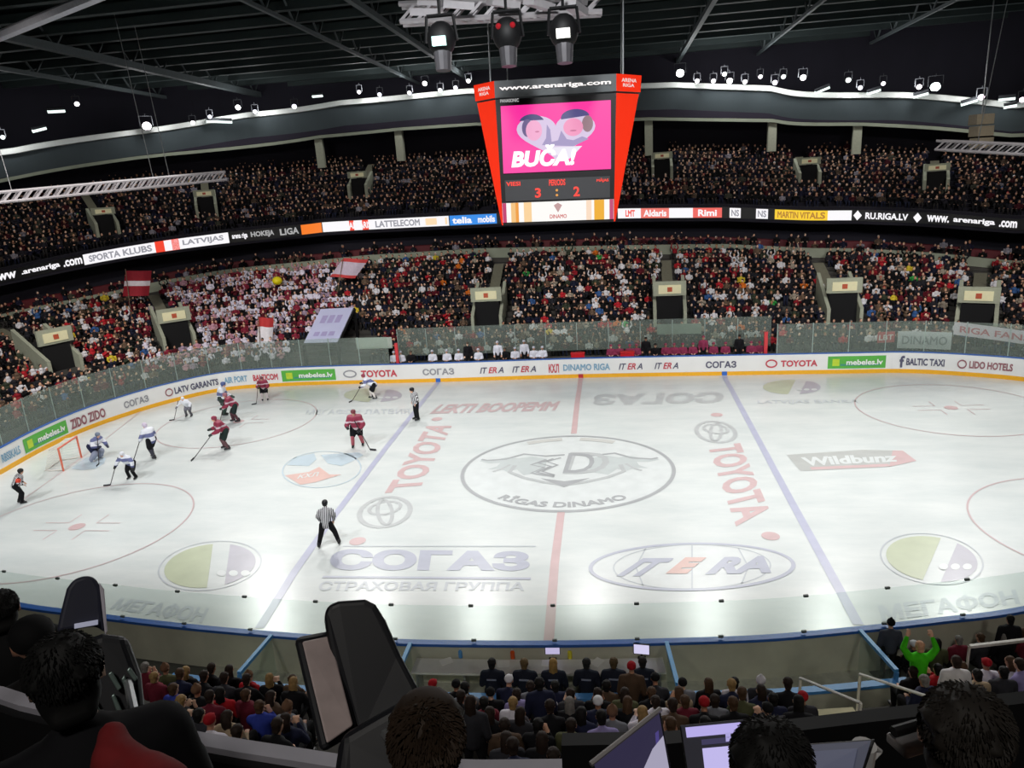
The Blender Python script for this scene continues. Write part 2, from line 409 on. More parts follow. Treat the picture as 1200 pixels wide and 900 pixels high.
def two_tone(px, py, rx, ry, rot=0, far=False):
    P = pell(px, py, rx, ry, 48, rot)
    n = len(P)
    ice_poly('sponsor_disc', P[13:38], P_GRN, .012); ice_poly('sponsor_disc', P[40:48]+P[0:11], P_PUR, .012)
    if not far: ice_band('sponsor_ring', pell(px, py, rx*1.12, ry*1.12, 48, rot), .05, P_FAINT, closed=True)
    for k in range(3): ice_poly('sponsor_dot', pell(px+rx*(.25+.26*k), py+ry*.35, rx*.1, ry*.14, 16), P_WHT, .018)
two_tone(246, 663, 54, 25, -8); two_tone(1092, 655, 54, 26, 8)
two_tone(437, 463, 34, 8, 0, True); two_tone(928, 453.5, 34, 8.5, 0, True)
ice_text('lettering', 'МЕГАФОН', [(128, 714), (236, 731), (246, 712), (142, 700)], P_FAINT, bold=.04)
ice_text('lettering', 'МЕГАФОН', [(1034, 729), (1196, 708), (1190, 690), (1028, 709)], P_FAINT, bold=.04)
ice_text('lettering', 'МЕГАФОН ЛАТВИЯ', [(358, 486), (480, 485), (480, 479), (360, 480)], P_FAINT, bold=.01)
ice_text('lettering', 'LATVIJAS BANKA', [(888, 474), (1008, 473), (1006, 468), (888, 469)], P_FAINT, bold=.01)
wq = [icep(938, 552), icep(1042, 547), icep(1074, 540), icep(1058, 528), icep(1010, 527), icep(922, 533)]
ice_poly('sponsor_plate', wq, gm(168, 168, 164, 'plate'), .011)
ice_poly('sponsor_plate', [icep(1042, 547), icep(1074, 540), icep(1058, 528), icep(1046, 528)], P_RED, .013)
ice_band('sponsor_plate', [icep(950, 549), icep(1042, 545)], .3, P_RED, .013)
ice_text('lettering', 'Wildbunz', [(944, 546), (1052, 541), (1050, 531), (938, 536)], P_WHT, .018, .04)
# league mark in the left zone
ice_band('league_ring', pell(377, 550, 46, 21, 48, -4), .07, P_LB, closed=True)
ice_poly('league_swoosh', [icep(*p) for p in ((336, 545), (345, 536), (368, 531), (371, 538), (362, 546))], P_LB)
ice_poly('league_swoosh', [icep(*p) for p in ((376, 533), (420, 530), (426, 533), (412, 541), (400, 546), (384, 543))], P_LB)
ice_poly('league_wedge', [icep(*p) for p in ((334, 557), (362, 553), (374, 547), (386, 556), (400, 556), (370, 565), (352, 568))], P_LR)
ice_text('lettering', 'КХЛ', [(348, 561), (372, 558), (374, 553), (352, 556)], P_WHT, .018)

# ------------------------------------------------------------------ boards and glass
BH = 1.22
M_BOARD = mat('board_white', srgb(232, 233, 232), .35, noise=.03, scale=.6)
M_BACK = mat('board_outside', srgb(198, 198, 180), .6, noise=.12, scale=1.2)
M_CAP = mat('cap_blue', srgb(52, 104, 190), .4, noise=.05)
M_KICK = mat('kick_yellow', srgb(238, 176, 40), .45, noise=.05)
HB = np.where(OUT[:, 1] > -3, 1.30, BH); HB = np.convolve(np.r_[HB[-20:], HB, HB[:20]], np.ones(41)/41, 'same')[20:-20]
boards = strip('rink_boards', [(0.0, 0), (0.0, HB), (.10, HB), (.10, 0)], M_BOARD, idx=ALL, closed=True); tag(boards, kind='structure')
strip('outer_panel', [(.11, HB-.02), (.14, HB-.02), (.14, 0)], M_BACK, boards, ALL, True)
strip('cap_rail', [(-.03, HB), (-.03, HB+.05), (.17, HB+.05), (.17, HB-.03)], M_CAP, boards, ALL, True)
strip('kick_strip', [(-.02, 0), (-.02, .24), (.0, .25)], M_KICK, boards, ALL, True)
def glass_mat(nm, tint, col, GLASS_LO, GLASS_HI):
  M_GLASS = bpy.data.materials.new(nm); M_GLASS.use_nodes = True
  nt = M_GLASS.node_tree; nt.nodes.clear()
  out = nt.nodes.new('ShaderNodeOutputMaterial'); mx = nt.nodes.new('ShaderNodeMixShader'); tr = nt.nodes.new('ShaderNodeBsdfTransparent'); pb = nt.nodes.new('ShaderNodeBsdfPrincipled')
  tr.inputs['Color'].default_value = (*tint, 1); pb.inputs['Base Color'].default_value = (*srgb(*col), 1); pb.inputs['Roughness'].default_value = .12
  lw = nt.nodes.new('ShaderNodeLayerWeight'); lw.inputs['Blend'].default_value = .35
  mr = nt.nodes.new('ShaderNodeMapRange'); mr.inputs['To Min'].default_value = GLASS_LO; mr.inputs['To Max'].default_value = GLASS_HI
  nt.links.new(lw.outputs['Facing'], mr.inputs['Value']); nt.links.new(mr.outputs['Result'], mx.inputs['Fac'])
  nt.links.new(tr.outputs[0], mx.inputs[1]); nt.links.new(pb.outputs[0], mx.inputs[2]); nt.links.new(mx.outputs[0], out.inputs['Surface'])
  return M_GLASS
M_GLASS = glass_mat('rink_glass', (.95, .985, .97), (214, 228, 222), .04, .16)
M_GLASSF = glass_mat('rink_glass_tint_haze', (.86, .90, .87), (176, 188, 180), .16, .34)  # besides the tint, a diffuse grey-green layer imitates reflected haze
M_STEEL = mat('brushed_steel', (.45, .47, .48), .4, .8, .05)
step = 5; GH = 1.15
for i in range(0, NS, step):
    idx = np.arange(i, i+step+1) % NS
    far = OUT[i][1] > -3
    h = GH if not far else 1.95
    pj = project([*OUT[idx[2]], 2.0])[0]; bench = far and OUT[i][1] > 10 and 440 < pj[0] < 893; dg = 2.3 if bench else .06
    g = strip('glass_panel', [(dg, HB+.05), (dg, HB+h+.1*bench), (dg+.015, HB+h+.1*bench), (dg+.015, HB+.05)], M_GLASSF if far else M_GLASS, boards, idx)
    p, n_ = OUT[i]+NRM[i]*(dg+.008), NRM[i]
    MB().box((p[0], p[1], HB[i]+.05+h/2), (.035, .05, h-.05), math.atan2(n_[1], n_[0])).build('glass_clip_post', mat('clip_grey', srgb(150, 165, 160), .4, .3), g) if far else \
        MB().box((p[0], p[1], HB[i]+h), (.05, .12, .06), math.atan2(n_[1], n_[0])).box((p[0], p[1], HB[i]+.12), (.05, .12, .06), math.atan2(n_[1], n_[0])).build('glass_clip', mat('clip_dark', srgb(90, 100, 96), .5), g)

def on_boards(px0, py0, px1, py1, z0=.38, z1=1.08, off=-.03):
    a = hit(0, px0, py0)[0]; b = hit(0, px1, py1)[0]
    def f(u, v):
        p, n_ = ring_at(off, a+(b-a)*u); return (p[0], p[1], z0+(z1-z0)*v)
    return f
ADV = mat('advert_dark', srgb(90, 90, 112), .5); ADR = mat('advert_red', srgb(196, 70, 84), .5); ADG = mat('advert_green', srgb(92, 178, 74), .5)
ADW = mat('advert_white', srgb(240, 240, 240), .5); ADB = mat('advert_pale_blue', srgb(130, 170, 196), .5); ADN = mat('advert_brown', srgb(150, 96, 104), .5); ADY = mat('advert_grey', srgb(150, 152, 158), .5)
def advert(s, x0, y0, x1, y1, m, z0=.5, z1=.95, bold=.035, shear=0): return text_on('advert_lettering', s, on_boards(x0, y0, x1, y1, z0, z1), m, boards, bold, shear)
def patch(x0, y0, x1, y1, m, z0=.33, z1=1.12, off=-.02, name='advert_panel', parent=None, n=8):
    f = on_boards(x0, y0, x1, y1, z0, z1, off); V = []; F = []
    for i in range(n+1): V += [f(i/n, 0), f(i/n, 1)]
    for i in range(n): F.append((2*i, 2*i+2, 2*i+3, 2*i+1))
    return mobj(name, V, F, m, parent or boards)
for x0, y0, x1, y1 in ((28, 524, 77, 494), (330, 439, 393, 437), (970, 425, 1038, 423)):
    g = patch(x0, y0, x1, y1, ADG)
    w_ = x1-x0; dy = y1-y0
    text_on('advert_lettering', 'mebeles.lv', on_boards(x0+w_*.32, y0+dy*.32, x0+w_*.95, y0+dy*.95, .55, .9, -.035), ADW, g, .03)
    patch(x0+w_*.08, y0+dy*.08, x0+w_*.2, y0+dy*.2, mat('advert_lime', srgb(190, 214, 60), .5), .5, .95, -.03, 'advert_logo', g, 2)
    patch(x0+w_*.22, y0+dy*.22, x0+w_*.9, y0+dy*.9, mat('advert_teal', srgb(70, 150, 130), .5), .5, .62, -.025, 'advert_stripe', g, 6)
advert('RBSSKALS', 0, 532, 22, 522, ADB); advert('ZIDO ZIDO', 82, 497, 122, 478, ADN, .4, 1.0)
advert('СОГАЗ', 143, 466, 172, 458, ADY); advert('LATV GARANTS', 203, 451, 255, 443, ADV); advert('AIR PORT', 262, 443, 289, 439, ADB)
advert('BALTICOM', 296, 439, 325, 437, ADR); advert('TOYOTA', 423, 436, 465, 434, ADR, .45, .95)
advert('СОГАЗ', 495, 433, 532, 432, ADY); advert('КХЛ', 643, 431, 655, 431, ADR, .4, 1.0); advert('DINAMO RIGA', 660, 431, 715, 430, ADB)
for x in (562, 600, 725, 767):
    advert('IT', x, 431, x+9, 431, ADV, .5, .92, .02, .3); advert('ER', x+10, 431, x+20, 431, ADR, .5, .92, .02, .3); advert('A', x+21, 431, x+28, 431, ADV, .5, .92, .02, .3)
advert('СОГАЗ', 827, 427, 863, 426, ADV); advert('TOYOTA', 915, 425, 958, 424, ADR, .5, .92)
advert('BALTIC TAXI', 1062, 423, 1107, 425, ADV); advert('f', 1054, 423, 1060, 423, ADV, .35, 1.1); advert('LIDO HOTELS', 1136, 427, 1187, 432, ADN)
def board_oval(x0, y0, x1, y1, m):
    f = on_boards(x0, y0, x1, y1, .45, 1.0); V = []; F = []; n = 24
    for i in range(n):
        t = 2*PI*i/n; V += [f(.5+.5*math.cos(t), .5+.5*math.sin(t)), f(.5+.38*math.cos(t), .5+.34*math.sin(t))]
    for i in range(n): j = (i+1) % n; F.append((2*i, 2*j, 2*j+1, 2*i+1))
    mobj('advert_logo', V, F, m, boards)
board_oval(402, 437, 418, 436, ADY); board_oval(897, 426, 911, 425, ADR); board_oval(192, 454, 201, 451, ADN); board_oval(1122, 426, 1133, 427, ADN)
# marks where the lines run up the boards
for x, y, m_ in ((513, 440, M_CAP), (680.5, 437, mat('board_red', srgb(190, 60, 60), .4)), (849, 435, M_CAP)):
    i = hit(0, x, y)[0]; p, n_ = ring_at(-.03, i)
    MB().box((p[0], p[1], .13), (.02, .32, .26), math.atan2(n_[1], n_[0])).build('line_mark', m_, boards)

# ------------------------------------------------------------------ bowl: tiers, ribbon, walls, roof
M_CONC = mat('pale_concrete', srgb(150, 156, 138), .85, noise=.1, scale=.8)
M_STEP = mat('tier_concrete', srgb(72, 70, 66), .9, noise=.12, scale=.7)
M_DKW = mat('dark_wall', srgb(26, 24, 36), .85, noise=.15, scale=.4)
M_FASC = mat('fascia_violet', srgb(34, 28, 44), .75, noise=.12, scale=.3)
M_BLACK = mat('black_paint', srgb(16, 16, 18), .6, noise=.1)
M_ROOF = mat('roof_sheet', srgb(38, 46, 46), .85, noise=.15, scale=.3)
M_BEAM = mat('roof_steel', srgb(84, 92, 94), .6, .2, .1)
M_SEAT = mat('seat_maroon', srgb(96, 26, 34), .6, noise=.08)
sh = lambda L, k: [(x, y+k) for x, y in L]
L_TOP = [(0, 372), (130, 345), (270, 318), (430, 302), (560, 294), (700, 291), (850, 289), (1000, 294), (1100, 300), (1190, 309)]
L_LED = [(0, 325), (100, 304), (200, 287), (270, 278), (380, 266), (580, 256), (725, 250), (850, 249), (1000, 252), (1190, 263)]
L_UP = [(0, 238), (180, 205), (373, 188), (467, 182), (560, 178), (760, 173), (905, 172), (1005, 174), (1190, 186)]
L_FAS = [(0, 214), (180, 184), (373, 162), (467, 153), (560, 147), (760, 141), (905, 143), (1005, 147), (1190, 161)]
L_RIM = [(0, 178), (190, 150), (280, 135), (400, 120), (550, 106), (790, 99), (900, 103), (1050, 110), (1190, 122)]
D0, D1, NR1 = 3.0, 17.0, 17
D2, D3, NR2 = 19.4, 31.0, 13
zl = ring_z(D1, sh(L_TOP, 9)); zb = ring_z(D1+.6, sh(L_TOP, -3))
zL0, zL1 = ring_z(18.5, sh(L_LED, 6.5)), ring_z(18.5, sh(L_LED, -6.5))
zu0 = zL1+.15; zu1 = ring_z(D3, sh(L_UP, 7)); zf = ring_z(28, L_FAS); zr = ring_z(28, L_RIM)
Z0 = .75
def lower_z(d, i): return Z0+(np.interp(i, np.arange(NS), zl)-Z0)*np.clip((d-D0)/(D1-D0), 0, 1)
def upper_z(d, i):
    a, b = np.interp(i, np.arange(NS), zu0), np.interp(i, np.arange(NS), zu1); return a+(b-a)*np.clip((d-D2)/(D3-D2), 0, 1)
def tier_rows(d0, d1, n, z0, z1):
    r = []
    for k in range(n+1):
        d = d0+(d1-d0)*k/n; z = z0+(z1-z0)*k/n
        if k: r.append((d, z0+(z1-z0)*(k-1)/n))
        r.append((d, z))
    return r
floor_o = mobj('floor', [(-75, -45, -.05), (75, -45, -.05), (75, 75, -.05), (-75, 75, -.05)], [(0, 1, 2, 3)], mat('floor_grey', srgb(96, 98, 92), .8, noise=.1)); tag(floor_o, kind='structure')
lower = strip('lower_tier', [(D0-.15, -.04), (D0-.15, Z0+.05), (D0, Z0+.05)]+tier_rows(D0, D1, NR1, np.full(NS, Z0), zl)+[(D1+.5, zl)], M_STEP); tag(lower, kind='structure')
band = strip('wall_gallery', [(D1+.5, zl-.3), (D1+.5, zb), (D1+.8, zb), (D1+.8, zb-1.0), (21.8, zb-1.0), (21.8, zL1)], M_CONC); tag(band, kind='structure')
gal = strip('wall_suite', [(21.6, zb-.99), (21.6, zL0+.6), (18.7, zL0+.2)], M_DKW); tag(gal, kind='structure')
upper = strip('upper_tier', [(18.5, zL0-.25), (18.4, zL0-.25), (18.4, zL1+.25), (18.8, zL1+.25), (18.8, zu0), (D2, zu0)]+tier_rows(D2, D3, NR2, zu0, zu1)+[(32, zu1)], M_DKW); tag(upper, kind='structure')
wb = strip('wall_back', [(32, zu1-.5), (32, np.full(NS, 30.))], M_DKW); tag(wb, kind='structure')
fas = strip('trim_fascia', [(28.6, zf), (28, zf), (28, zf+.25), (27.9, zf+.3), (27.9, zr-2.2)], M_FASC); tag(fas, kind='structure')
strip('sloped_soffit', [(27.9, zr-2.2), (27.2, zr-.5), (27.0, zr), (28.8, zr+.1)], mat('soffit_grey', srgb(78, 88, 92), .7, noise=.1, scale=.3), fas)
strip('trim_ledge', [(27.0, zr-.42), (26.8, zr-.38), (26.8, zr+.05), (27.0, zr+.1)], mat('ledge_pale', srgb(236, 240, 236), .5, noise=.04), fas)
strip('trim_edge', [(27.95, zf), (27.9, zf-.02), (27.9, zf+.25), (27.95, zf+.28)], M_CONC, fas)
ROOFZ = 26.0
ceil = mobj('ceiling', [(-75, -45, ROOFZ), (75, -45, ROOFZ), (75, 80, ROOFZ), (-75, 80, ROOFZ)], [(3, 2, 1, 0)], M_ROOF); tag(ceil, kind='structure')
wr = mobj('wall_right', [(74, -45, 0), (74, 80, 0), (74, 80, ROOFZ), (74, -45, ROOFZ)], [(0, 1, 2, 3)], M_DKW); tag(wr, kind='structure')
wl = mobj('wall_left', [(-74, -45, 0), (-74, 80, 0), (-74, 80, ROOFZ), (-74, -45, ROOFZ)], [(3, 2, 1, 0)], M_DKW); tag(wl, kind='structure')
wn = mobj('wall_near', [(-75, -44, 0), (75, -44, 0), (75, -44, ROOFZ), (-75, -44, ROOFZ)], [(3, 2, 1, 0)], M_DKW); tag(wn, kind='structure')
# roof: bottom chords run away from the camera, purlins across
def roof_x(px, py, z): return at(px, py, z=z)[0]
CH = 23.2
for px, py, wd in ((415, 2, .34), (290, 2, .22), (8, 43, .50), (835, 2, .34), (960, 4, .22), (1110, 5, .22), (1200, 36, .40), (1200, 62, .25), (0, 80, .3)):
    x = roof_x(px, py, CH)
    mb = MB().box((x, 15, CH), (wd, 92, wd)).box((x, 15, CH+2.2), (wd*.7, 92, wd*.7))
    for k in range(22): mb.bar((x, -28+4*k, CH), (x, -26+4*k, CH+2.2), .08, 4).bar((x, -26+4*k, CH+2.2), (x, -24+4*k, CH), .08, 4)
    tag(mb.build('roof_truss', M_BEAM), kind='structure')
for k in range(24):
    y = -22+3.4*k
    mb = MB().box((0, y, CH+.9), (140, .5, .5)).box((0, y, CH+1.6), (140, .16, .9))
    tag(mb.build('roof_purlin', mat('purlin_steel', srgb(48, 58, 58), .7, .1, .1, .4)), kind='structure')
# bright diagonal walkway beam in the top left corner
a, b = at(0, 42, z=22.6), at(112, -4, z=22.6)
d_ = b-a; tag(MB().bar(a-d_*.6, b+d_*.8, .28, 6).build('roof_walkway', mat('walkway_grey', srgb(226, 226, 236), .5)), kind='structure')
# pilasters under the fascia
for px, y0, y1 in ((373, 160, 191), (467, 152, 183), (760, 139, 176), (905, 141, 171), (1005, 146, 174)):
    i, z1 = hit(28.6, px, y0); z0 = hit(28.6, px, y1)[1]; p, n_ = ring_at(28.6, i)
    tag(MB().box((p[0], p[1], (z0+z1)/2), (.7, .75, z1-z0+1), math.atan2(n_[1], n_[0])).build('pilaster', mat('pilaster_pale', srgb(176, 178, 158), .8)), kind='structure')

# ------------------------------------------------------------------ LED ribbon
LED_I = ring(18.3)
led = strip('ribbon_display', [(18.39, zL0), (18.3, zL0), (18.3, zL1), (18.39, zL1)], mat('led_off', srgb(14, 14, 16), .4))
tag(led, 'long thin LED ribbon of adverts on the front edge of the upper tier', 'display')
def ribbon(px0, px1):
    def yy(p): return np.interp(p, [x for x, _ in L_LED], [y for _, y in L_LED])
    a, b = hit(18.28, px0, yy(px0))[0], hit(18.28, px1, yy(px1))[0]
    def f(u, v, off=18.28):
        i = a+(b-a)*u; p, _n = ring_at(off, i)
        return (p[0], p[1], np.interp(i, np.arange(NS), zL0)*(1-v)+np.interp(i, np.arange(NS), zL1)*v)
    return f
def led_panel(px0, px1, col, e=1.0, v0=.06, v1=.94):
    f = ribbon(px0, px1); n = max(2, int(abs(px1-px0)/12)); V = []; F = []
    for i in range(n+1): V += [f(i/n, v0), f(i/n, v1)]
    for i in range(n): F.append((2*i, 2*i+2, 2*i+3, 2*i+1))
    nm = 'led_%02x%02x%02x' % tuple(int(c*255) for c in col)
    return mobj('ribbon_panel', V, F, glow(nm, col, e), led)
def led_text(s, px0, px1, col, v0=.2, v1=.8, bold=.035, e=1.0):
    f = ribbon(px0, px1); nm = 'ledt_%02x%02x%02x' % tuple(int(c*255) for c in col)
    return text_on('ribbon_lettering', s, lambda u, v: f(u, v0+(v1-v0)*v, 18.24), glow(nm, col, e), led, bold)
W_, R_, O_, B_, Y_, K_ = (.95, .93, .96), (.9, .05, .02), (.95, .2, .01), (.02, .25, .8), (.95, .62, .02), (.3, .3, .34)
led_text('www', -14, 19, W_); led_text('.arenariga', 25, 70, W_); led_text('.com', 74, 96, W_)
led_panel(98, 268, W_, 1.0, .02, .98); led_panel(182, 210, R_, 1, .0, 1.0)
led_text('SPORTA KLUBS', 104, 178, K_); led_text('LATVIJAS', 214, 262, K_)
led_text('arena riga', 272, 290, W_); led_text('HOKEJA', 294, 321, (.4, .4, .4)); led_text('LIGA', 328, 350, (.4, .4, .4)); led_panel(353, 377, O_)
led_panel(378, 526, W_); led_panel(407, 436, R_); led_text('ALDARIS', 409, 434, W_); led_text('LATTELECOM', 440, 492, K_); led_panel(497, 524, (.98, .72, .45), 1, .2, .8)
led_panel(527, 582, B_); led_text('telia', 530, 553, W_); led_text('mobils', 560, 580, W_)
led_panel(724, 751, W_); led_text('LMT', 733, 744, R_); led_panel(751, 784, (.85, .18, .15)); led_text('Aldaris', 754, 781, W_); led_panel(784, 812, W_); led_panel(812, 846, (.85, .12, .1)); led_text('Rimi', 818, 840, W_)
led_panel(855, 868, W_); led_panel(886, 900, W_); led_text('NS', 857, 866, K_); led_text('NS', 888, 898, K_)
led_panel(908, 970, Y_); led_text('MARTIN VITALS', 911, 967, (.45, .2, .02)); led_panel(970, 998, W_); led_panel(981, 988, Y_, 1, .25, .75)
for x in (1005, 1075):
    f = ribbon(x-5, x+5); mobj('ribbon_logo', [f(.5, .05), f(1, .5), f(.5, .95), f(0, .5)], [(0, 1, 2, 3)], glow('ledt_white', W_, 1.0), led)
led_text('RU.RIGA.LV', 1014, 1064, W_); led_text('www.', 1086, 1112, W_); led_text('arenariga', 1117, 1166, W_); led_text('.com', 1171, 1192, W_)

# ------------------------------------------------------------------ stair exits in the tiers
GRID = {}
def tier_point(px, py, fz, d0, d1):
    best = None
    for d in np.arange(d0, d1, .5):
        R = ring(d)[VIS]; z = fz(d, VIS); P = np.c_[R, z]; q = project(P)
        k = np.argmin((q[:, 0]-px)**2+(q[:, 1]-py)**2+1e9*(q[:, 2] < 0)); e = (q[k, 0]-px)**2+(q[k, 1]-py)**2
        if best is None or e < best[0]: best = (e, VIS[k], d)
    return best[1], best[2]
VOMS = []
M_VOM = mat('exit_concrete', srgb(168, 172, 152), .85, noise=.08); M_SIGN = mat('exit_sign_cream', srgb(226, 220, 180), .5, noise=.03, emit=.12)
M_AISLE = mat('aisle_steps', srgb(120, 118, 100), .9, noise=.1)
def exit_block(px, py, fz, d0, d1, w, h, sign_h, tag_l, small=False):
    i, d = tier_point(px, py, fz, d0, d1); p, n_ = ring_at(d, i); z = float(fz(d, i)); ang = math.atan2(n_[1], n_[0])-PI/2
    o = empty('stair_exit', (p[0], p[1], z), ang, tag_l, 'exit')
    o['kind'] = 'structure'
    ln = 2.6 if not small else 1.8
    MB().box((0, ln*.5+.1, h/2-.3), (w-.3, ln, h+.5)).build('opening', mat('exit_painted_dark', srgb(18, 18, 20), .9, noise=0), o)  # solid block in near-black, painting the shade inside the exit
    for s in (-1, 1):
        MB().hexa([(s*w/2-.12, -.6, -.4), (s*w/2+.12, -.6, -.4), (s*w/2+.12, ln+.6, -.4), (s*w/2-.12, ln+.6, -.4)],
                  [(s*w/2-.12, -.6, .9), (s*w/2+.12, -.6, .9), (s*w/2+.12, ln+.6, h+sign_h), (s*w/2-.12, ln+.6, h+sign_h)]).build('cheek_wall', M_VOM, o)
    MB().box((0, .05, h+sign_h/2), (w+.2, .2, sign_h)).build('header', M_VOM, o)
    sg = MB().box((0, -.08, h+sign_h*.45), (w*.75, .08, sign_h*.6)).build('sign_panel', M_SIGN, o)
    MB().box((0, -.13, h+sign_h*.45), (w*.16, .03, sign_h*.32)).build('sign_mark', mat('sign_red', srgb(196, 90, 60), .5), sg)
    VOMS.append((i, d, fz, w))
    # the aisle above the exit
    V = []; F = []; dd = np.arange(d+ln+.3, d1+.01, .8)
    for k, q in enumerate(dd):
        pp, nn = ring_at(q, i); t = np.array([-nn[1], nn[0]])*(.42 if not small else .36); zz = float(fz(q, i))+.28
        V += [(*(pp-t), zz), (*(pp+t), zz)]
    for k in range(len(dd)-1): F.append((2*k, 2*k+1, 2*k+3, 2*k+2))
    if F:
        a = mobj('aisle_stair', V, F, M_AISLE); tag(a, kind='structure')
    return o
for k, (px, py) in enumerate(((572, 384), (788, 377), (986, 376), (1146, 388), (214, 402), (74, 437))):
    exit_block(px, py, lower_z, D0, D1-1, 2.15, 1.9, 1.05, ['pale stair exit with cream sign left of the scoreboard', 'pale stair exit with cream sign right of the scoreboard', 'third pale stair exit from the right edge', 'pale stair exit at the right edge of the lower tier', 'stair exit among the white shirted fans', 'stair exit at the left end of the lower tier'][k])
for k, (px, py) in enumerate(((420, 228), (126, 272), (252, 250), (778, 208), (950, 212), (1098, 222))):
    exit_block(px, py, upper_z, D2, D3-1, 1.7, 1.6, .6, 'small yellow-lit exit in the dark upper tier', True)

# ------------------------------------------------------------------ far crowd: thousands of small seated people in one object
def crowd_variants():
    out = []
    for kind in range(5):
        mb = MB(); cols = []
        def part(n0, c): cols.extend([c]*(len(mb.f)-n0))
        st = .38 if kind == 4 else 0          # standing
        n0 = len(mb.f); mb.bar((0, 0, .42+st), (0, .03, .72+st), .17, 7, .215).bar((0, .03, .72+st), (0, .02, .9+st), .215, 7, .09); part(n0, 0)
        n0 = len(mb.f)
        for s in (-1, 1):
            if kind == 4: mb.bar((s*.09, 0, .82), (s*.1, .02, .02), .095, 5, .07)
            else: mb.bar((s*.1, 0, .44), (s*.12, .42, .47), .1, 5, .075); mb.bar((s*.12, .42, .47), (s*.12, .44, .02), .075, 5, .05)
        part(n0, 3); n0 = len(mb.f)
        for s in (-1, 1):
            sh_ = (s*.2, .02, .82+st)
            if kind in (0, 4): e, h = (s*.27, .06, .58+st), (s*.16, .27, .5+st)
            elif kind == 1: e, h = (s*.27, .16, .68+st), (s*.06, .34, .86)
            elif kind == 2: e, h = (s*.34, .05, 1.0), (s*.26, .1, 1.28)
            else: e, h = (s*.26, .1, .56), (s*.05, .3, .62)
            mb.bar(sh_, e, .07, 5, .06).bar(e, h, .058, 5, .045)
        part(n0, 0); n0 = len(mb.f)
        for s in (-1, 1):
            h = {0: (s*.15, .3, .5+st), 4: (s*.15, .3, .5+st), 1: (s*.05, .36, .9), 2: (s*.25, .12, 1.34), 3: (s*.03, .33, .63)}[kind]
            mb.ball(h, .05, 5, 4)
        mb.ball((0, .05, 1.03+st), (.082, .095, .12), 8, 6); part(n0, 1); n0 = len(mb.f)
        mb.ball((0, .025, 1.07+st), (.095, .1, .105), 8, 5); part(n0, 2)
        out.append((np.array(mb.v), mb.f, np.array(cols)))
    return out
VARS = crowd_variants()
SK = [srgb(*c) for c in ((226, 178, 150), (206, 156, 130), (236, 196, 170), (180, 130, 104))]
HR = [srgb(*c) for c in ((34, 26, 24), (58, 40, 30), (92, 66, 44), (150, 116, 74), (20, 20, 22), (110, 104, 100), (36, 30, 30))]
J_GEN = [((18, 18, 20), 30), ((40, 40, 46), 16), ((28, 32, 52), 11), ((96, 24, 36), 9), ((150, 34, 44), 5), ((228, 226, 230), 12), ((110, 90, 74), 6), ((168, 156, 140), 4), ((60, 66, 52), 4), ((60, 96, 150), 2), ((226, 120, 40), .7), ((220, 196, 60), .7), ((60, 170, 80), .5), ((190, 40, 50), 3)]
J_FAN = [((232, 226, 240), 44), ((206, 156, 170), 15), ((140, 44, 62), 15), ((24, 22, 26), 14), ((170, 150, 170), 10), ((90, 24, 36), 8)]
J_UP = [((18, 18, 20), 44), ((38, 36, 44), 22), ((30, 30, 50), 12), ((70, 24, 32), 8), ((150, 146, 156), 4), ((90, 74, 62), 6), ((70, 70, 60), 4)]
TR = [srgb(*c) for c in ((22, 22, 26), (34, 38, 58), (48, 46, 46))]
def pick(L):
    w = np.array([b for _, b in L], float); return srgb(*L[int(RNG.choice(len(L), p=w/w.sum()))][0])
class Crowd:
    def __init__(s): s.items = []
    def put(s, x, y, z, ang, cols, v, sc): s.items.append((x, y, z, ang, cols, v, sc))
    def build(s, name):
        VV, FF, CC, off = [], [], [], 0
        for v in range(len(VARS)):
            it = [a for a in s.items if a[5] == v]
            if not it: continue
            V, F, c = VARS[v]; nv = len(V)
            X = np.array([a[:4] for a in it]); sc = np.array([a[6] for a in it]); ca, sa = np.cos(X[:, 3]), np.sin(X[:, 3])
            px = (V[None, :, 0]*ca[:, None]-V[None, :, 1]*sa[:, None])*sc[:, None]+X[:, 0:1]
            py = (V[None, :, 0]*sa[:, None]+V[None, :, 1]*ca[:, None])*sc[:, None]+X[:, 1:2]
            pz = V[None, :, 2]*sc[:, None]+X[:, 2:3]
            VV.append(np.stack([px, py, pz], 2).reshape(-1, 3))
            for k, a in enumerate(it):
                o = off+k*nv; FF.extend([tuple(i+o for i in f) for f in F])
            CC.append(np.array([a[4] for a in it])[:, c].reshape(-1, 3))
            off += nv*len(it)
        V = np.vstack(VV); C = np.vstack(CC)
        me = bpy.data.meshes.new(name)
        lens = np.array([len(f) for f in FF]); lv = np.fromiter((i for f in FF for i in f), dtype=np.int32)
        me.vertices.add(len(V)); me.vertices.foreach_set('co', V.astype(np.float32).ravel())
        me.loops.add(len(lv)); me.loops.foreach_set('vertex_index', lv)
        me.polygons.add(len(FF)); me.polygons.foreach_set('loop_start', np.r_[0, np.cumsum(lens)[:-1]].astype(np.int32))
        me.update(calc_edges=True)
        at_ = me.attributes.new('cloth', 'FLOAT_COLOR', 'FACE'); at_.data.foreach_set('color', np.c_[C, np.ones(len(C))].astype(np.float32).ravel())
        me.materials.append(mat('crowd_cloth', attr='cloth', rough=.8, noise=.0, spec=.2))
        o = bpy.data.objects.new(name, me); COL.objects.link(o); return o
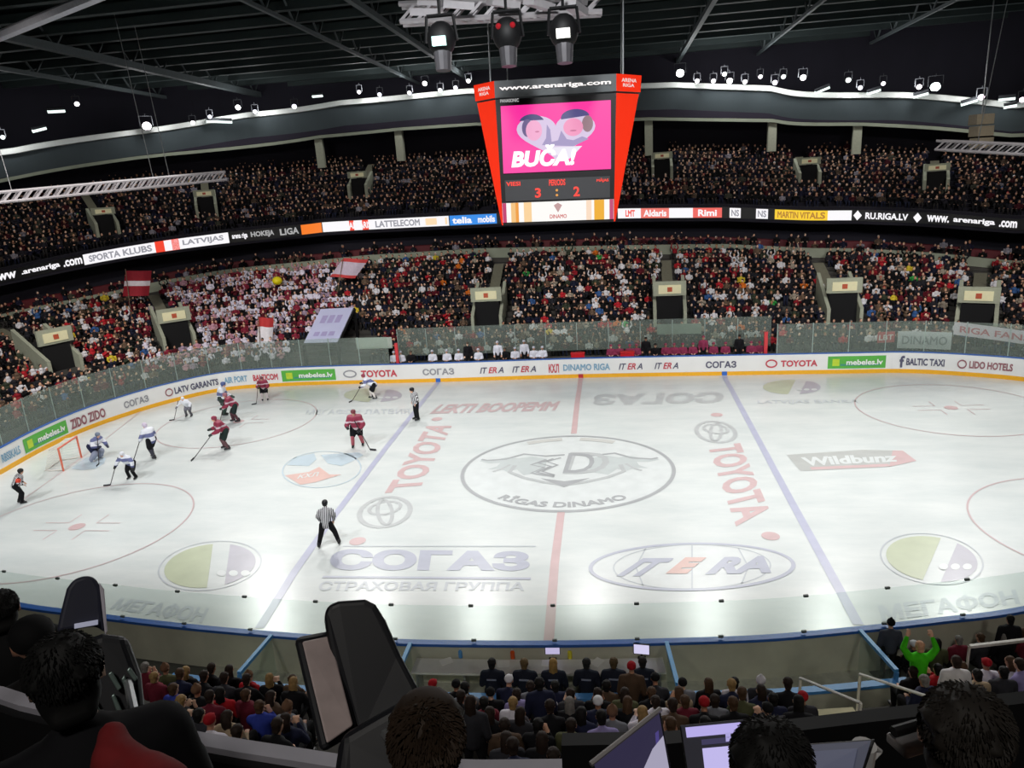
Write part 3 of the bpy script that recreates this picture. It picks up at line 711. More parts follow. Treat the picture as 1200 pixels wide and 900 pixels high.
def fill(fz, d0, d1, n, pal, crowd, stand=.04, occ=.96, pitch=.56):
    VM = [v for v in VOMS if v[2] is fz]
    for k in range(n):
        d = d0+(d1-d0)*(k+.5)/n; R = ring(d)
        seg = np.hypot(*np.diff(R[VIS], axis=0).T); s = np.r_[0, np.cumsum(seg)]
        for u in np.arange(pitch*.5+RNG.random()*.3, s[-1], pitch):
            if RNG.random() > occ: continue
            i = np.interp(u, s, VIS); p, n_ = ring_at(d, i); z = float(fz(d0+(d1-d0)*k/n, i))
            q = project([p[0], p[1], z+1])[0]
            if not (-40 < q[0] < 1240 and q[2] > 0): continue
            skip = fz is lower_z and np.hypot(*(p-CCX)) < CCR
            for vi, vd, _f, w in VM:
                pv = ring_at(d, vi)[0]; dist = np.hypot(*(p-pv))
                if vd-1.6 < d < vd+3.2 and dist < w/2+.5: skip = True
                elif d > vd and dist < .72: skip = True
            if skip: continue
            L = pal(q[0], q[1])
            v = 4 if RNG.random() < stand else int(RNG.choice(4, p=[.55, .2, .07, .18]))
            hat = pick(J_GEN) if RNG.random() < .2 else HR[RNG.integers(len(HR))]
            crowd.put(p[0]+RNG.normal()*.03, p[1]+RNG.normal()*.03, z, math.atan2(-n_[1], -n_[0])-PI/2+RNG.normal()*.25,
                      [pick(L), SK[RNG.integers(len(SK))], hat, TR[RNG.integers(3)]], v, .95+RNG.random()*.14)
CAN = []
for d_c, x_c, y_c in ((2.2, 356, 404), (2.2, 396, 403), (6.2, 415, 362), (6.2, 376, 364)):
    i_c, z_c = hit(d_c, x_c, y_c); CAN.append(np.array([*ring_at(d_c, i_c)[0], z_c]))
CCX, CCR = np.mean(CAN, 0)[:2], 3.3
far_crowd = Crowd()
def pal_low(x, y): return J_FAN if (165 < x < 415 and RNG.random() < min(1, (x-150)/60, (430-x)/40)) else J_GEN
fill(lower_z, D0, D1, NR1, pal_low, far_crowd)
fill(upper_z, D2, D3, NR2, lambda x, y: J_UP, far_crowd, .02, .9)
def gal_z(d, i): return np.interp(i, np.arange(NS), zb)-.6
fill(gal_z, 18.3, 20.3, 2, lambda x, y: J_UP, far_crowd, .25, .62, .62)
cr = far_crowd.build('spectator_crowd'); tag(cr, 'dense crowd of spectators filling the lower and upper tiers across the ice', 'crowd', kind='stuff')
seatrow = strip('gallery_seats', [(20.0, zb-1.0), (20.0, zb+.35), (20.15, zb+.4), (20.2, zb-1.0)], M_SEAT); tag(seatrow, kind='structure')

# ------------------------------------------------------------------ scoreboard over the centre spot
YF = -3.0
sc = lambda px, py: at(px, py, y=YF)
xc = float(sc(650, 175)[0]); zT, zM, zB = float(sc(650, 91)[2]), float(sc(650, 113)[2]), float(sc(650, 262)[2])
board = empty('scoreboard', (xc, .25, zB), 0, 'large hanging scoreboard cube with pink screen and red corner wings over centre ice', 'scoreboard'); board.rotation_euler[1] = .022
HA = 2.24
def octa(a, c, z, cy=0.0, dy=3.25):
    b = dy-c
    return [(-a-0, -dy, z), (a, -dy, z), (a+c, -b, z), (a+c, b, z), (a, dy, z), (-a, dy, z), (-a-c, b, z), (-a-c, -b, z)]
M_SBK = mat('scoreboard_black', srgb(20, 18, 20), .5, noise=.05); M_SBR = mat('scoreboard_red', srgb(226, 44, 16), .5, noise=.04, emit=.45)
M_SBG = mat('scoreboard_grey', srgb(92, 96, 98), .5, noise=.04, emit=.12)
h1, h2 = zM-zB, zT-zB
lo, mi = octa(HA-.10, .06, 0), octa(HA, .84, h1)
core = mobj('cabinet', lo+mi, [(0, 1, 9, 8), (2, 3, 11, 10), (4, 5, 13, 12), (6, 7, 15, 14), tuple(range(8))[::-1], tuple(range(8, 16))], M_SBK, board)
for a, b in ((1, 2), (3, 4), (5, 6), (7, 0)):
    q = [lo[a], lo[b], mi[b], mi[a]]
    mobj('corner_wing', [Vector(p)*1 for p in q]+[Vector((p[0]*.97, p[1]*.97, p[2])) for p in q], [(0, 1, 2, 3), (7, 6, 5, 4), (0, 4, 5, 1), (1, 5, 6, 2), (2, 6, 7, 3), (3, 7, 4, 0)], M_SBR, board)
t0, t1 = octa(HA, .90, h1+.06, dy=3.31), octa(HA, .94, h2, dy=3.35)
top = mobj('sign_band', t0+t1, [(0, 1, 9, 8), (2, 3, 11, 10), (4, 5, 13, 12), (6, 7, 15, 14), tuple(range(8))[::-1], tuple(range(8, 16))], M_SBG, board)
for a, b in ((1, 2), (3, 4), (5, 6), (7, 0)):
    cp = mobj('corner_sign', [t0[a], t0[b], t1[b], t1[a]], [(0, 1, 2, 3)], M_SBR, top)
    f = quad_map([Vector(p)*1.004 for p in (t0[a], t0[b], t1[b], t1[a])])
    text_on('corner_lettering', 'ARENA', lambda u, v: f(.2+.6*u, .52+.22*v), glow('sb_white', (.95, .9, .85), .8), cp, .02)
    text_on('corner_lettering', 'RIGA', lambda u, v: f(.26+.46*u, .24+.2*v), glow('sb_white', (.95, .9, .85), .8), cp, .02)
def face_rect(name, x0, x1, z0, z1, off, m, par=None, th=.04):
    """a panel on the front of the scoreboard; x from its middle, z from its foot"""
    k = lambda z: 3.25
    V = [(x0, -3.25-off, z0), (x1, -3.25-off, z0), (x1, -3.25-off, z1), (x0, -3.25-off, z1), (x0, -3.2, z0), (x1, -3.2, z0), (x1, -3.2, z1), (x0, -3.2, z1)]
    return mobj(name, V, [(0, 1, 2, 3), (0, 4, 5, 1), (1, 5, 6, 2), (2, 6, 7, 3), (3, 7, 4, 0)], m, par or board)
def lx(px, py): p = sc(px, py); return float(p[0]-xc), float(p[2]-zB)
def sgn(s, x0, x1, z0, z1, m, par, off, bold=.02, shear=0):
    return text_on('lettering', s, lambda u, v: (x0+(x1-x0)*u, -3.25-off, z0+(z1-z0)*v), m, par, bold, shear)
sgn('www.arenariga.com', -2.05, 2.05, h1+.25, h2-.2, glow('sb_white2', (1, .95, .93), 1.1), top, .17, .03)
S1 = [lx(588, 205)[1], lx(650, 121)[1]]
scr = face_rect('video_screen', -2.04, 2.04, S1[0], S1[1], .05, glow('screen_pink', srgb(250, 46, 160), 1.0))
def s2(u, v, o=.07): return (-2.04+4.08*u, -3.25-o, S1[0]+(S1[1]-S1[0])*v)
def spoly(name, pts, col, o): return mobj(name, [s2(u, v, o) for u, v in pts], [tuple(range(len(pts)))], glow('scr_%d' % (hash(col) % 99999), srgb(*col), 1.0), scr)
tt = np.linspace(0, 2*PI, 49)[:-1]
hx, hy = 16*np.sin(tt)**3, 13*np.cos(tt)-5*np.cos(2*tt)-2*np.cos(3*tt)-np.cos(4*tt)
spoly('heart_picture', [(.5+x/16*.36, .55+y/17*.40) for x, y in zip(hx, hy)][::-1], (214, 196, 226), .06)
el = lambda cx, cy, rx, ry, a0=0, a1=360, n=24: [(cx+rx*math.cos(math.radians(a)), cy+ry*math.sin(math.radians(a))) for a in np.linspace(a0, a1, n+1)[:-1 if a1-a0 == 360 else None]]
spoly('picture_shape', el(.28, .72, .12, .14, 20, 160), (74, 70, 120), .062)
spoly('picture_shape', el(.68, .78, .13, .12, 10, 190), (80, 74, 130), .062)
spoly('picture_shape', el(.30, .62, .075, .15), (240, 170, 206), .066); spoly('picture_shape', el(.66, .64, .09, .13), (240, 150, 190), .066)
spoly('picture_shape', [(.37, .40), (.66, .36), (.80, .46), (.74, .50), (.66, .45), (.60, .47), (.55, .60), (.52, .46), (.46, .44), (.45, .62), (.42, .70), (.41, .5)], (160, 146, 190), .062)
spoly('picture_shape', el(.24, .66, .05, .13), (110, 96, 140), .064); spoly('picture_shape', el(.79, .68, .05, .12), (150, 120, 130), .064)
spoly('picture_shape', el(.33, .60, .02, .012), (206, 120, 160), .07); spoly('picture_shape', el(.66, .59, .03, .012), (200, 110, 150), .07)
spoly('picture_shape', [(.42, .36), (.74, .36), (.64, .2), (.58, .15)], (232, 226, 240), .064)
sgn('BUČA!', -1.72, .75, S1[0]+.20, S1[0]+.98, glow('scr_white', (1, 1, 1), 1.1), scr, .085, .05, .18)
sgn('PANASONIC', -2.05, -1.35, S1[1]+.12, S1[1]+.24, glow('scr_dimwhite', (.5, .5, .5), 1), board, .03)
z0, z1 = lx(650, 234)[1], lx(650, 209)[1]
sp = face_rect('score_strip', -2.0, 2.0, z0, z1, .04, mat('score_grey', srgb(60, 60, 62), .4, noise=.03, emit=.25))
RL = glow('led_red', (1, .04, .02), 1.1)
for s, x0, x1, a, b in (('VIESI', -1.95, -1.4, .72, .92), ('PERIODS', -.3, .32, .66, .95), ('MĀJAS', 1.5, 1.95, .72, .92), ('3', -.85, -.62, .12, .58), (':', -.06, .04, .15, .5), ('2', .62, .86, .12, .58)):
    sgn(s, x0, x1, z0+(z1-z0)*a, z0+(z1-z0)*b, RL if s != ':' else glow('led_amber', (1, .4, .05), .8), sp, .06, .03)
z0, z1 = lx(650, 259)[1], lx(650, 236)[1]
ap = face_rect('advert_strip', -2.14, 2.14, z0, z1, .04, glow('sb_adwhite', (.95, .93, .9), 1.0))
for x0, x1, col in ((-2.13, -1.98, (190, 40, 100)), (-1.8, -1.62, (240, 190, 120)), (-1.62, -1.5, (236, 150, 40)), (-1.3, -1.0, (246, 206, 150)), (1.1, 1.3, (246, 216, 190)), (1.4, 1.78, (236, 170, 20)), (1.98, 2.13, (190, 60, 110))):
    mobj('advert_stripe', [(x0, -3.31, z0), (x1, -3.31, z0), (x1, -3.31, z1), (x0, -3.31, z1)], [(0, 1, 2, 3)], glow('ad_%d%d%d' % col, srgb(*col), 1), ap)
sgn('DINAMO', -.3, .35, z0+.1, z0+.25, glow('ad_red', srgb(200, 60, 60), 1), ap, .07)
mobj('advert_emblem', [(x*.16+.02, -3.32, z0+.5+y*.18) for x, y in ((-1, .5), (0, -1), (1, .5), (0, 1))], [(0, 1, 2, 3)], glow('ad_grey', srgb(190, 150, 150), 1), ap)
for s in (-1, 1):
    V = [(s*(HA+.6), -2.1, .6+h1*.35), (s*(HA+.95), 2.1, .6+h1*.35), (s*(HA+1.0), 2.1, h1-.4), (s*(HA+1.0), -2.1, h1-.4)]
for x in (-2.5, 2.5):
    for y in (-2.5, 2.5): MB().bar((x, y, h2), (x, y, ROOFZ-zB), .03, 6).build('hanging_cable', M_STEEL, board)

# ------------------------------------------------------------------ lamps under the roof
ORD = ['first', 'second', 'third', 'fourth', 'fifth', 'sixth', 'seventh', 'eighth', 'ninth', 'tenth', 'eleventh', 'twelfth', 'thirteenth', 'fourteenth', 'fifteenth', 'sixteenth', 'seventeenth', 'eighteenth', 'nineteenth']
TENS = {20: 'twent', 30: 'thirt', 40: 'fort', 50: 'fift', 60: 'sixt'}
def nth(n):
    if n <= 19: return ORD[n-1]
    t = n//10*10; return TENS[t]+'ieth' if n == t else TENS[t]+'y-'+ORD[n-t-1]
M_HOUS = mat('lamp_housing', srgb(60, 62, 66), .5, .4)
def floodlight(px, py, r, e, col, label):
    i, z = hit(25.6, px, py); p, n_ = ring_at(25.6, i)
    o = empty('floodlight', (p[0], p[1], z), math.atan2(-n_[1], -n_[0])-PI/2, label, 'lamp', 'floodlights along the far roof edge')
    mb = MB(); mb.bar((0, -.30, .1), (0, .05, 0), r*.5, 12, r*.8); mb.build('housing', M_HOUS, o)
    mb = MB(); mb.bar((0, .06, 0), (0, .10, -.02), r*.76, 12, r*.7); mb.build('lens', glow('flood_%d_%.1f' % (int(col[0]*10+col[2]*100), e), col, e), o)
    MB().bar((-r*1.1, -.1, .05), (-r*1.1, -.1, r+.4), .035, 4).bar((r*1.1, -.1, .05), (r*1.1, -.1, r+.4), .035, 4).bar((-r*1.1, -.1, r+.4), (r*1.1, -.1, r+.4), .035, 4).bar((0, -.1, r+.4), (0, -.1, r+.6), .03, 4).build('yoke', M_HOUS, o)
    return p, z
left = sorted([(172, 148, .50, 12, (1, .9, .92)), (90, 122, .27, 4, (1, .95, 1)), (3, 161, .24, 2, (.9, 1, 1)), (226, 144, .26, 4, (1, .85, 1)), (246, 137, .24, 3, (.85, .85, 1)), (279, 126, .32, 7, (1, 1, 1)), (299, 131, .26, 3, (.8, .75, 1)), (345, 125, .30, 4, (.85, .8, 1)),
               (421, 108, .24, 4, (1, .9, 1)), (445, 111, .26, 3, (.85, .8, 1)), (480, 109, .26, 3, (.85, .8, 1)), (498, 98, .30, 5, (1, 1, 1)), (516, 106, .26, 3, (.85, .8, 1)), (534, 103, .26, 3, (.85, .8, 1)), (549, 95, .26, 4, (1, 1, 1))])
right = sorted([(797, 86, .46, 10, (.92, 1, .97)), (817, 95, .26, 4, (1, .85, 1)), (836, 95, .26, 4, (1, .85, 1)), (849, 87, .26, 4, (.9, 1, .95)), (855, 95, .34, 7, (1, .95, 1)), (873, 96, .26, 4, (1, .85, 1)), (891, 90, .24, 3, (1, .9, 1)), (908, 97, .28, 4, (.9, .8, 1)), (918, 90, .26, 3, (.9, 1, .95)), (941, 91, .34, 6, (1, .95, 1)),
                (994, 94, .28, 4, (.9, 1, .95)), (1008, 103, .26, 3, (.85, .8, 1)), (1035, 98, .24, 3, (1, 1, 1)), (1077, 102, .28, 5, (1, .8, .9)), (1096, 102, .50, 12, (.85, 1, .93)), (1150, 114, .32, 5, (1, .95, .9)), (1198, 117, .28, 5, (1, .95, .9))])
SPILL = []
for L, nm in ((left, 'left'), (right, 'right')):
    for k, (x, y, r, e, c) in enumerate(L):
        SPILL.append(floodlight(x, y, r, e, c, '%s %s floodlight %s of the scoreboard, %s from the left' % ('big glaring' if r > .44 else 'small lit', 'white', nm, nth(k+1))))
for k, (p, z) in enumerate(SPILL):
    if k % 2 == 0:
        l = bpy.data.lights.new('flood_spill', 'POINT'); l.energy = 260; l.shadow_soft_size = .3
        o = bpy.data.objects.new('flood_spill', l); COL.objects.link(o); o.location = (p[0]*.985, p[1]*.985, z+.15)
def tube_light(x0, y0, x1, y1, label):
    i0, za = hit(26, x0, y0); i1, zc = hit(26, x1, y1); a, b = ring_at(26, i0)[0], ring_at(26, i1)[0]
    A, B = Vector((*a, za)), Vector((*b, zc)); o = empty('strip_light', A, 0, label, 'lamp', 'strip lights under the roof')
    B = B-A; MB().bar((0, 0, .18), B+Vector((0, 0, .18)), .16, 6).build('housing', M_HOUS, o); MB().bar((0, 0, 0), B, .13, 8).build('tube', glow('tube_white', (.85, 1, .95), 1.6), o)
for k, (a, l) in enumerate(zip(((56, 131, 76, 130), (38, 154, 54, 150), (242, 142, 272, 143), (366, 113, 378, 112), (955, 109, 972, 102), (1016, 110, 1032, 105), (1070, 114, 1088, 109), (1126, 123, 1146, 117), (1170, 117, 1190, 115), (1176, 126, 1192, 123)),
    ('greenish strip light at the far left under the roof', 'short strip light under the far left floodlights', 'strip light right of the glaring left floodlight', 'short strip light between left roof and scoreboard', 'slanted strip light right of the scoreboard above the ledge', 'slanted strip light left of the glaring right floodlight', 'strip light just below the glaring right floodlight', 'slanted greenish strip light right of the glaring right floodlight', 'upper strip light near the right edge under the roof', 'lower strip light near the right edge under the roof'))): tube_light(*a, l)
def truss(o, L, w, m, r=.045, n=None):
    """a square lattice truss along local x"""
    mb = MB(); n = n or max(3, int(L/w))
    for y in (-w/2, w/2):
        for z in (-w/2, w/2): mb.bar((0, y, z), (L, y, z), r, 5)
    for k in range(n):
        x0, x1 = L*k/n, L*(k+1)/n
        for y in (-w/2, w/2): mb.bar((x0, y, -w/2), (x1, y, w/2), r*.7, 4)
        for z in (-w/2, w/2): mb.bar((x0, -w/2, z), (x1, w/2, z), r*.7, 4)
    return mb.build('lattice', m, o)
M_TRUSS = mat('truss_aluminium', srgb(196, 192, 196), .45, .2, .06)
def hung_truss(p0, p1, label, wires):
    A, B = Vector(p0), Vector(p1); o = empty('lighting_truss', A, math.atan2(B.y-A.y, B.x-A.x), label, 'lighting truss'); L = (B-A).length
    o.rotation_euler[1] = -math.asin((B.z-A.z)/L)
    truss(o, L, .55, M_TRUSS, .09)
    for t in wires: MB().bar((L*t, 0, .3), (L*t, 0, (ROOFZ-max(A.z, Vector(p1).z))*.96), .025, 4).build('wire', M_STEEL, o)
    return o
hung_truss(at(-40, 235, d=52), at(262, 206, d=58), 'long pale lattice truss hanging in front of the left upper tier', (.15, .68, .75))
hung_truss(at(1100, 170, d=58), at(1240, 177, d=54), 'pale lattice truss hanging in front of the right upper tier', (.35, .8))
rig = hung_truss(at(470, 17, d=28.6), at(705, 5, d=28.2), 'lighting rig truss above the scoreboard close under the roof', (.1, .5, .9))
A = Vector(rig.location)
for k, (x, y, s, l) in enumerate(((500, 14, .6, 'left'), (537, 6, .5, 'left'), (590, 4, .4, 'middle'), (632, 5, .6, 'right'), (674, 9, .5, 'right'))):
    q = at(x, y, d=26.6); b = MB().box((0, 0, 0), (1.0, .5, .22)).box((.1, 0, .26), (.7, .4, .14)).build('lamp_box', M_TRUSS, None)
    b.location = tuple(q); b.rotation_euler = (.2, .1, .3*k); tag(b, ['white lamp box at the left end of the rig', 'white lamp box second from left on the rig', 'white lamp box mid rig above the middle spotlight', 'white lamp box right of mid rig', 'white lamp box at the right end of the rig'][k], 'lamp', 'lamp boxes on the rig')
    MB().bar((0, 0, .2), (0, 0, 1.2), .03, 4).build('hanger', M_STEEL, b)
for k, (x, y, lit) in enumerate(((518, 50, (.6, .95, .9)), (595, 45, None), (661, 41, (1, 1, .95)))):
    q = at(x, y+3, d=25.2); o = empty('moving_spotlight', q, 0, ['black moving spotlight with cyan lens, left of three on the rig', 'unlit black moving spotlight, middle of three on the rig', 'black moving spotlight with white lens, right of three on the rig'][k], 'spotlight', 'spotlights hanging on the rig')
    mb = MB(); mb.ball((0, 0, .18), (.46, .42, .52), 14, 10); mb.build('head', M_BLACK, o, True)
    MB().bar((0, 0, -.1), (0, -.05, -.75), .3, 12, .24).build('barrel', mat('barrel_grey', srgb(92, 90, 94), .5, .3), o)
    if lit: MB().box((0, -.40, .06), (.42, .16, .26)).build('lens', glow('spot_%d' % k, lit, 1.8), o)
    else:
        for s in (-1, 1): MB().ball((s*.22, -.34, .38), .09, 8, 6).build('indicator', mat('indicator_red', srgb(150, 20, 30), .4, emit=.4), o)
    for s in (-1, 1): MB().bar((s*.5, 0, .1), (s*.42, 0, .85), .05, 5).build('yoke_arm', M_BLACK, o)
    MB().bar((-.42, 0, .85), (.42, 0, .85), .06, 5).bar((0, 0, .85), (0, 0, 1.4), .05, 5).build('yoke', M_BLACK, o)
# box of equipment hanging at the upper right
q = at(1150, 140, d=60); o = empty('hanging_speaker', q, .3, 'pale speaker cluster hanging near the right edge below the roof', 'speaker')
for k in range(3): MB().box((0, -.1*k, -.75*k), (1.3, .8, .66), .1*k).build('cabinet', mat('speaker_pale', srgb(150, 140, 120), .6), o, bevel=.04)
MB().bar((0, 0, .3), (0, 0, ROOFZ-q[2]), .04, 5).build('cable', M_STEEL, o)

# ------------------------------------------------------------------ people
M_SKIN = mat('skin', objcol=True, rough=.55, noise=.04, scale=14); M_CLOTH = mat('cloth', objcol=True, rough=.85, noise=.10, scale=9, spec=.2)
M_HAIR = mat('hair', objcol=True, rough=.7, noise=.25, scale=22, spec=.3); M_GEAR = mat('gear', objcol=True, rough=.45, noise=.04)
def stripes(name, c0, c1, scale, axis):
    if name in MATS: return MATS[name]
    M = mat(name, c0, .8, noise=0); nt = M.node_tree; b = nt.nodes['Principled BSDF']
    tc = nt.nodes.new('ShaderNodeTexCoord'); wv = nt.nodes.new('ShaderNodeTexWave'); wv.bands_direction = axis; wv.inputs['Scale'].default_value = scale
    r = nt.nodes.new('ShaderNodeValToRGB'); r.color_ramp.interpolation = 'CONSTANT'; r.color_ramp.elements[1].position = .5
    r.color_ramp.elements[0].color = (*c0, 1); r.color_ramp.elements[1].color = (*c1, 1)
    nt.links.new(tc.outputs['Object'], wv.inputs['Vector']); nt.links.new(wv.outputs['Fac'], r.inputs['Fac']); nt.links.new(r.outputs['Color'], b.inputs['Base Color'])
    return M
def head_prims(c, f, s=1.0):
    """skull, jaw, nose, ears, brow on a head centred at c looking along f (unit, horizontal or tilted)"""
    c, f = Vector(c), Vector(f).normalized(); r = f.cross(Vector((0, 0, 1))).normalized(); u = r.cross(f)
    P = lambda x, y, z: c+(r*x+f*y+u*z)*s
    return [('e', P(0, -.008, .025), (.077*s, .092*s, .094*s)), ('c', P(0, .03, -.05), .058*s, P(0, .035, -.088), .04*s), ('c', P(0, .088, .01), .013*s, P(0, .106, -.022), .016*s),
            ('c', P(-.08, -.005, .02), .017*s, P(-.08, -.008, -.02), .013*s), ('c', P(.08, -.005, .02), .017*s, P(.08, -.008, -.02), .013*s), ('c', P(-.03, .085, .032), .012*s, P(.03, .085, .032), .012*s),
            ('c', P(-.02, .083, -.058), .011*s, P(.02, .083, -.058), .011*s)]
def hand_prims(wr, d, up, s=1.0, side=1):
    """palm, four unequal curled fingers, thumb from the side of the palm"""
    wr, d = Vector(wr), Vector(d).normalized(); r = d.cross(Vector(up)).normalized(); u = r.cross(d)
    P = lambda x, y, z: wr+(r*x+d*y+u*z)*s
    L = [('c', P(-.02, .02, 0), .022*s, P(-.026, .08, 0), .017*s), ('c', P(.02, .02, 0), .022*s, P(.026, .08, 0), .017*s), ('c', P(0, .0, 0), .026*s, P(0, .075, 0), .022*s)]
    for k, ln in enumerate((.034, .042, .038, .028)):
        x = (-.033+.022*k); L += [('c', P(x, .085, 0), .0105*s, P(x*1.1, .085+ln, -.008), .0098*s), ('c', P(x*1.1, .085+ln, -.008), .0098*s, P(x*1.08, .085+ln*1.6, -.034), .0085*s)]
    L += [('c', P(-.03*side, .03, 0), .0125*s, P(-.06*side, .06, -.012), .011*s), ('c', P(-.06*side, .06, -.012), .011*s, P(-.058*side, .088, -.026), .0095*s)]
    return L
def spect_meshes(kind):
    """seated or standing watcher facing +y: skin body, jacket, trousers, shoes, hair, cap"""
    st = .42 if kind in ('stand', 'cheer') else 0.0; hz = .46+st; ln = {'lean': .16, 'sit': .03}.get(kind, .03)
    pel, che, nek = Vector((0, 0, hz)), Vector((0, ln*.8, hz+.36)), Vector((0, ln, hz+.50)); hd = Vector((0, ln+.035+(.05 if kind == 'lean' else 0), hz+.655))
    arms = {'sit': (((.25, .05, hz+.14), (.12, .28, hz+.14))), 'lean': ((.26, .24, hz+.16), (.07, .40, hz+.10)), 'clap': ((.25, .16, hz+.16), (.05, .34, hz+.36)), 'stand': ((.25, .0, hz+.12), (.22, .12, hz-.10)), 'cheer': ((.32, .04, hz+.62), (.24, .10, hz+.86)), 'chin': ((.22, .22, hz+.12), (.10, .26, hz+.36))}[kind]
    hips = [Vector((s*.095, .02, hz)) for s in (-1, 1)]
    if st: knees = [Vector((s*.11, .05, .50)) for s in (-1, 1)]; ank = [Vector((s*.12, 0, .09)) for s in (-1, 1)]
    else: knees = [Vector((s*.13, .43, hz+.02)) for s in (-1, 1)]; ank = [Vector((s*.13, .42+(.04*s), .08)) for s in (-1, 1)]
    B = head_prims(hd, (0, 1, -.12))+[('c', nek-Vector((0, 0, .02)), .055, hd-Vector((0, .01, .06)), .052), ('c', pel, .125, che, .14), ('c', che+Vector((-.13, 0, .04)), .07, che+Vector((.13, 0, .04)), .07)]
    J = [('c', pel+Vector((0, 0, -.02)), .155, che, .175), ('c', che+Vector((-.12, 0, .05)), .1, che+Vector((.12, 0, .05)), .1), ('c', che+Vector((0, 0, .05)), .13, nek, .074), ('c', nek+Vector((-.03, -.035, -.01)), .058, nek+Vector((.03, -.035, -.01)), .058)]
    T, Sh = [], []
    for k, s in enumerate((-1, 1)):
        sh_ = che+Vector((s*.185, 0, .06)); el_ = Vector((arms[0][0]*s, arms[0][1], arms[0][2])); ha = Vector((arms[1][0]*s, arms[1][1], arms[1][2]))
        d = (ha-el_).normalized(); B += [('c', sh_, .048, el_, .038), ('c', el_, .038, ha, .027)]+hand_prims(ha, d, (0, 0, 1) if abs(d.z) < .8 else (0, -1, 0), 1.0, s)
        J += [('c', sh_, .085, el_, .066), ('c', el_, .066, el_.lerp(ha, .93), .045)]
        B += [('c', hips[k], .075, knees[k], .05), ('c', knees[k], .05, ank[k], .035), ('c', ank[k], .035, ank[k]+Vector((0, .13, -.05)), .03)]
        T += [('c', hips[k], .108, knees[k], .075), ('c', knees[k], .075, ank[k]+Vector((0, 0, .03)), .058)]
        Sh += [('c', ank[k]+Vector((0, -.03, -.03)), .05, ank[k]+Vector((0, .15, -.045)), .042)]
    T += [('c', hips[0], .115, hips[1], .115)]
    H = [('e', hd+Vector((0, -.02, .045)), (.090, .098, .092)), ('e', hd+Vector((0, -.055, -.01)), (.078, .05, .09))]
    for q in range(16):
        a_, b_ = random.uniform(0, 2*PI), random.uniform(-.1, 1.2); H.append(('e', hd+Vector((.088*math.cos(a_)*math.cos(b_), -.03+.09*math.sin(a_)*math.cos(b_), .045+.088*math.sin(b_))), (.014, .014, .013)))
    H.append(('c', hd+Vector((-.03, -.085, -.06)), .03, hd+Vector((.03, -.085, -.06)), .03))
    HL = H+[('c', hd+Vector((-.05, -.07, .0)), .045, hd+Vector((-.06, -.075, -.17)), .035), ('c', hd+Vector((.05, -.07, 0)), .045, hd+Vector((.06, -.075, -.17)), .035), ('c', hd+Vector((0, -.09, 0)), .05, hd+Vector((0, -.10, -.18)), .045)]
    CP = [('e', hd+Vector((0, -.012, .055)), (.097, .106, .088)), ('c', hd+Vector((-.04, .09, .05)), .016, hd+Vector((.04, .09, .05)), .016), ('c', hd+Vector((-.03, .13, .042)), .014, hd+Vector((.03, .13, .042)), .014)]
    BN = [('e', hd+Vector((0, -.012, .055)), (.1, .11, .1)), ('e', hd+Vector((0, -.012, .165)), (.035, .035, .035))]
    return dict(body=blob(B, .0125, 2, 2600), jacket=blob(J, .022, 4, 900), trousers=blob(T, .024, 3, 500), shoes=blob(Sh, .02, 2, 200), hair=blob(H, .013, 1, 700), long=blob(HL, .02, 2, 420), cap=blob(CP, .016, 2, 320), beanie=blob(BN, .018, 2, 320))
KINDS = ['sit', 'lean', 'clap', 'chin', 'stand', 'cheer']
SM = {k: spect_meshes(k) for k in KINDS}
for k in KINDS:
    for p, m_ in (('body', M_SKIN), ('jacket', M_CLOTH), ('trousers', M_CLOTH), ('shoes', M_GEAR), ('hair', M_HAIR), ('long', M_HAIR), ('cap', M_CLOTH), ('beanie', M_CLOTH)): SM[k][p].materials.append(m_)
def spectator(loc, rz, kind, jc, top, tc, label, tr=(.01, .01, .012), sk=None, group=None, scale=1.0):
    M = SM[kind]; b = link('person', M['body'], None, None, sk or SK[random.randrange(4)], loc, rz, scale)
    tag(b, label, 'person', group)
    link('jacket', M['jacket'], None, b, jc); link('trousers', M['trousers'], None, b, tr); link('shoes', M['shoes'], None, b, (.015, .015, .015))
    link({'hair': 'hair', 'long': 'hair', 'cap': 'cap', 'beanie': 'knitted_hat'}[top], M[top], None, b, tc)
    return b

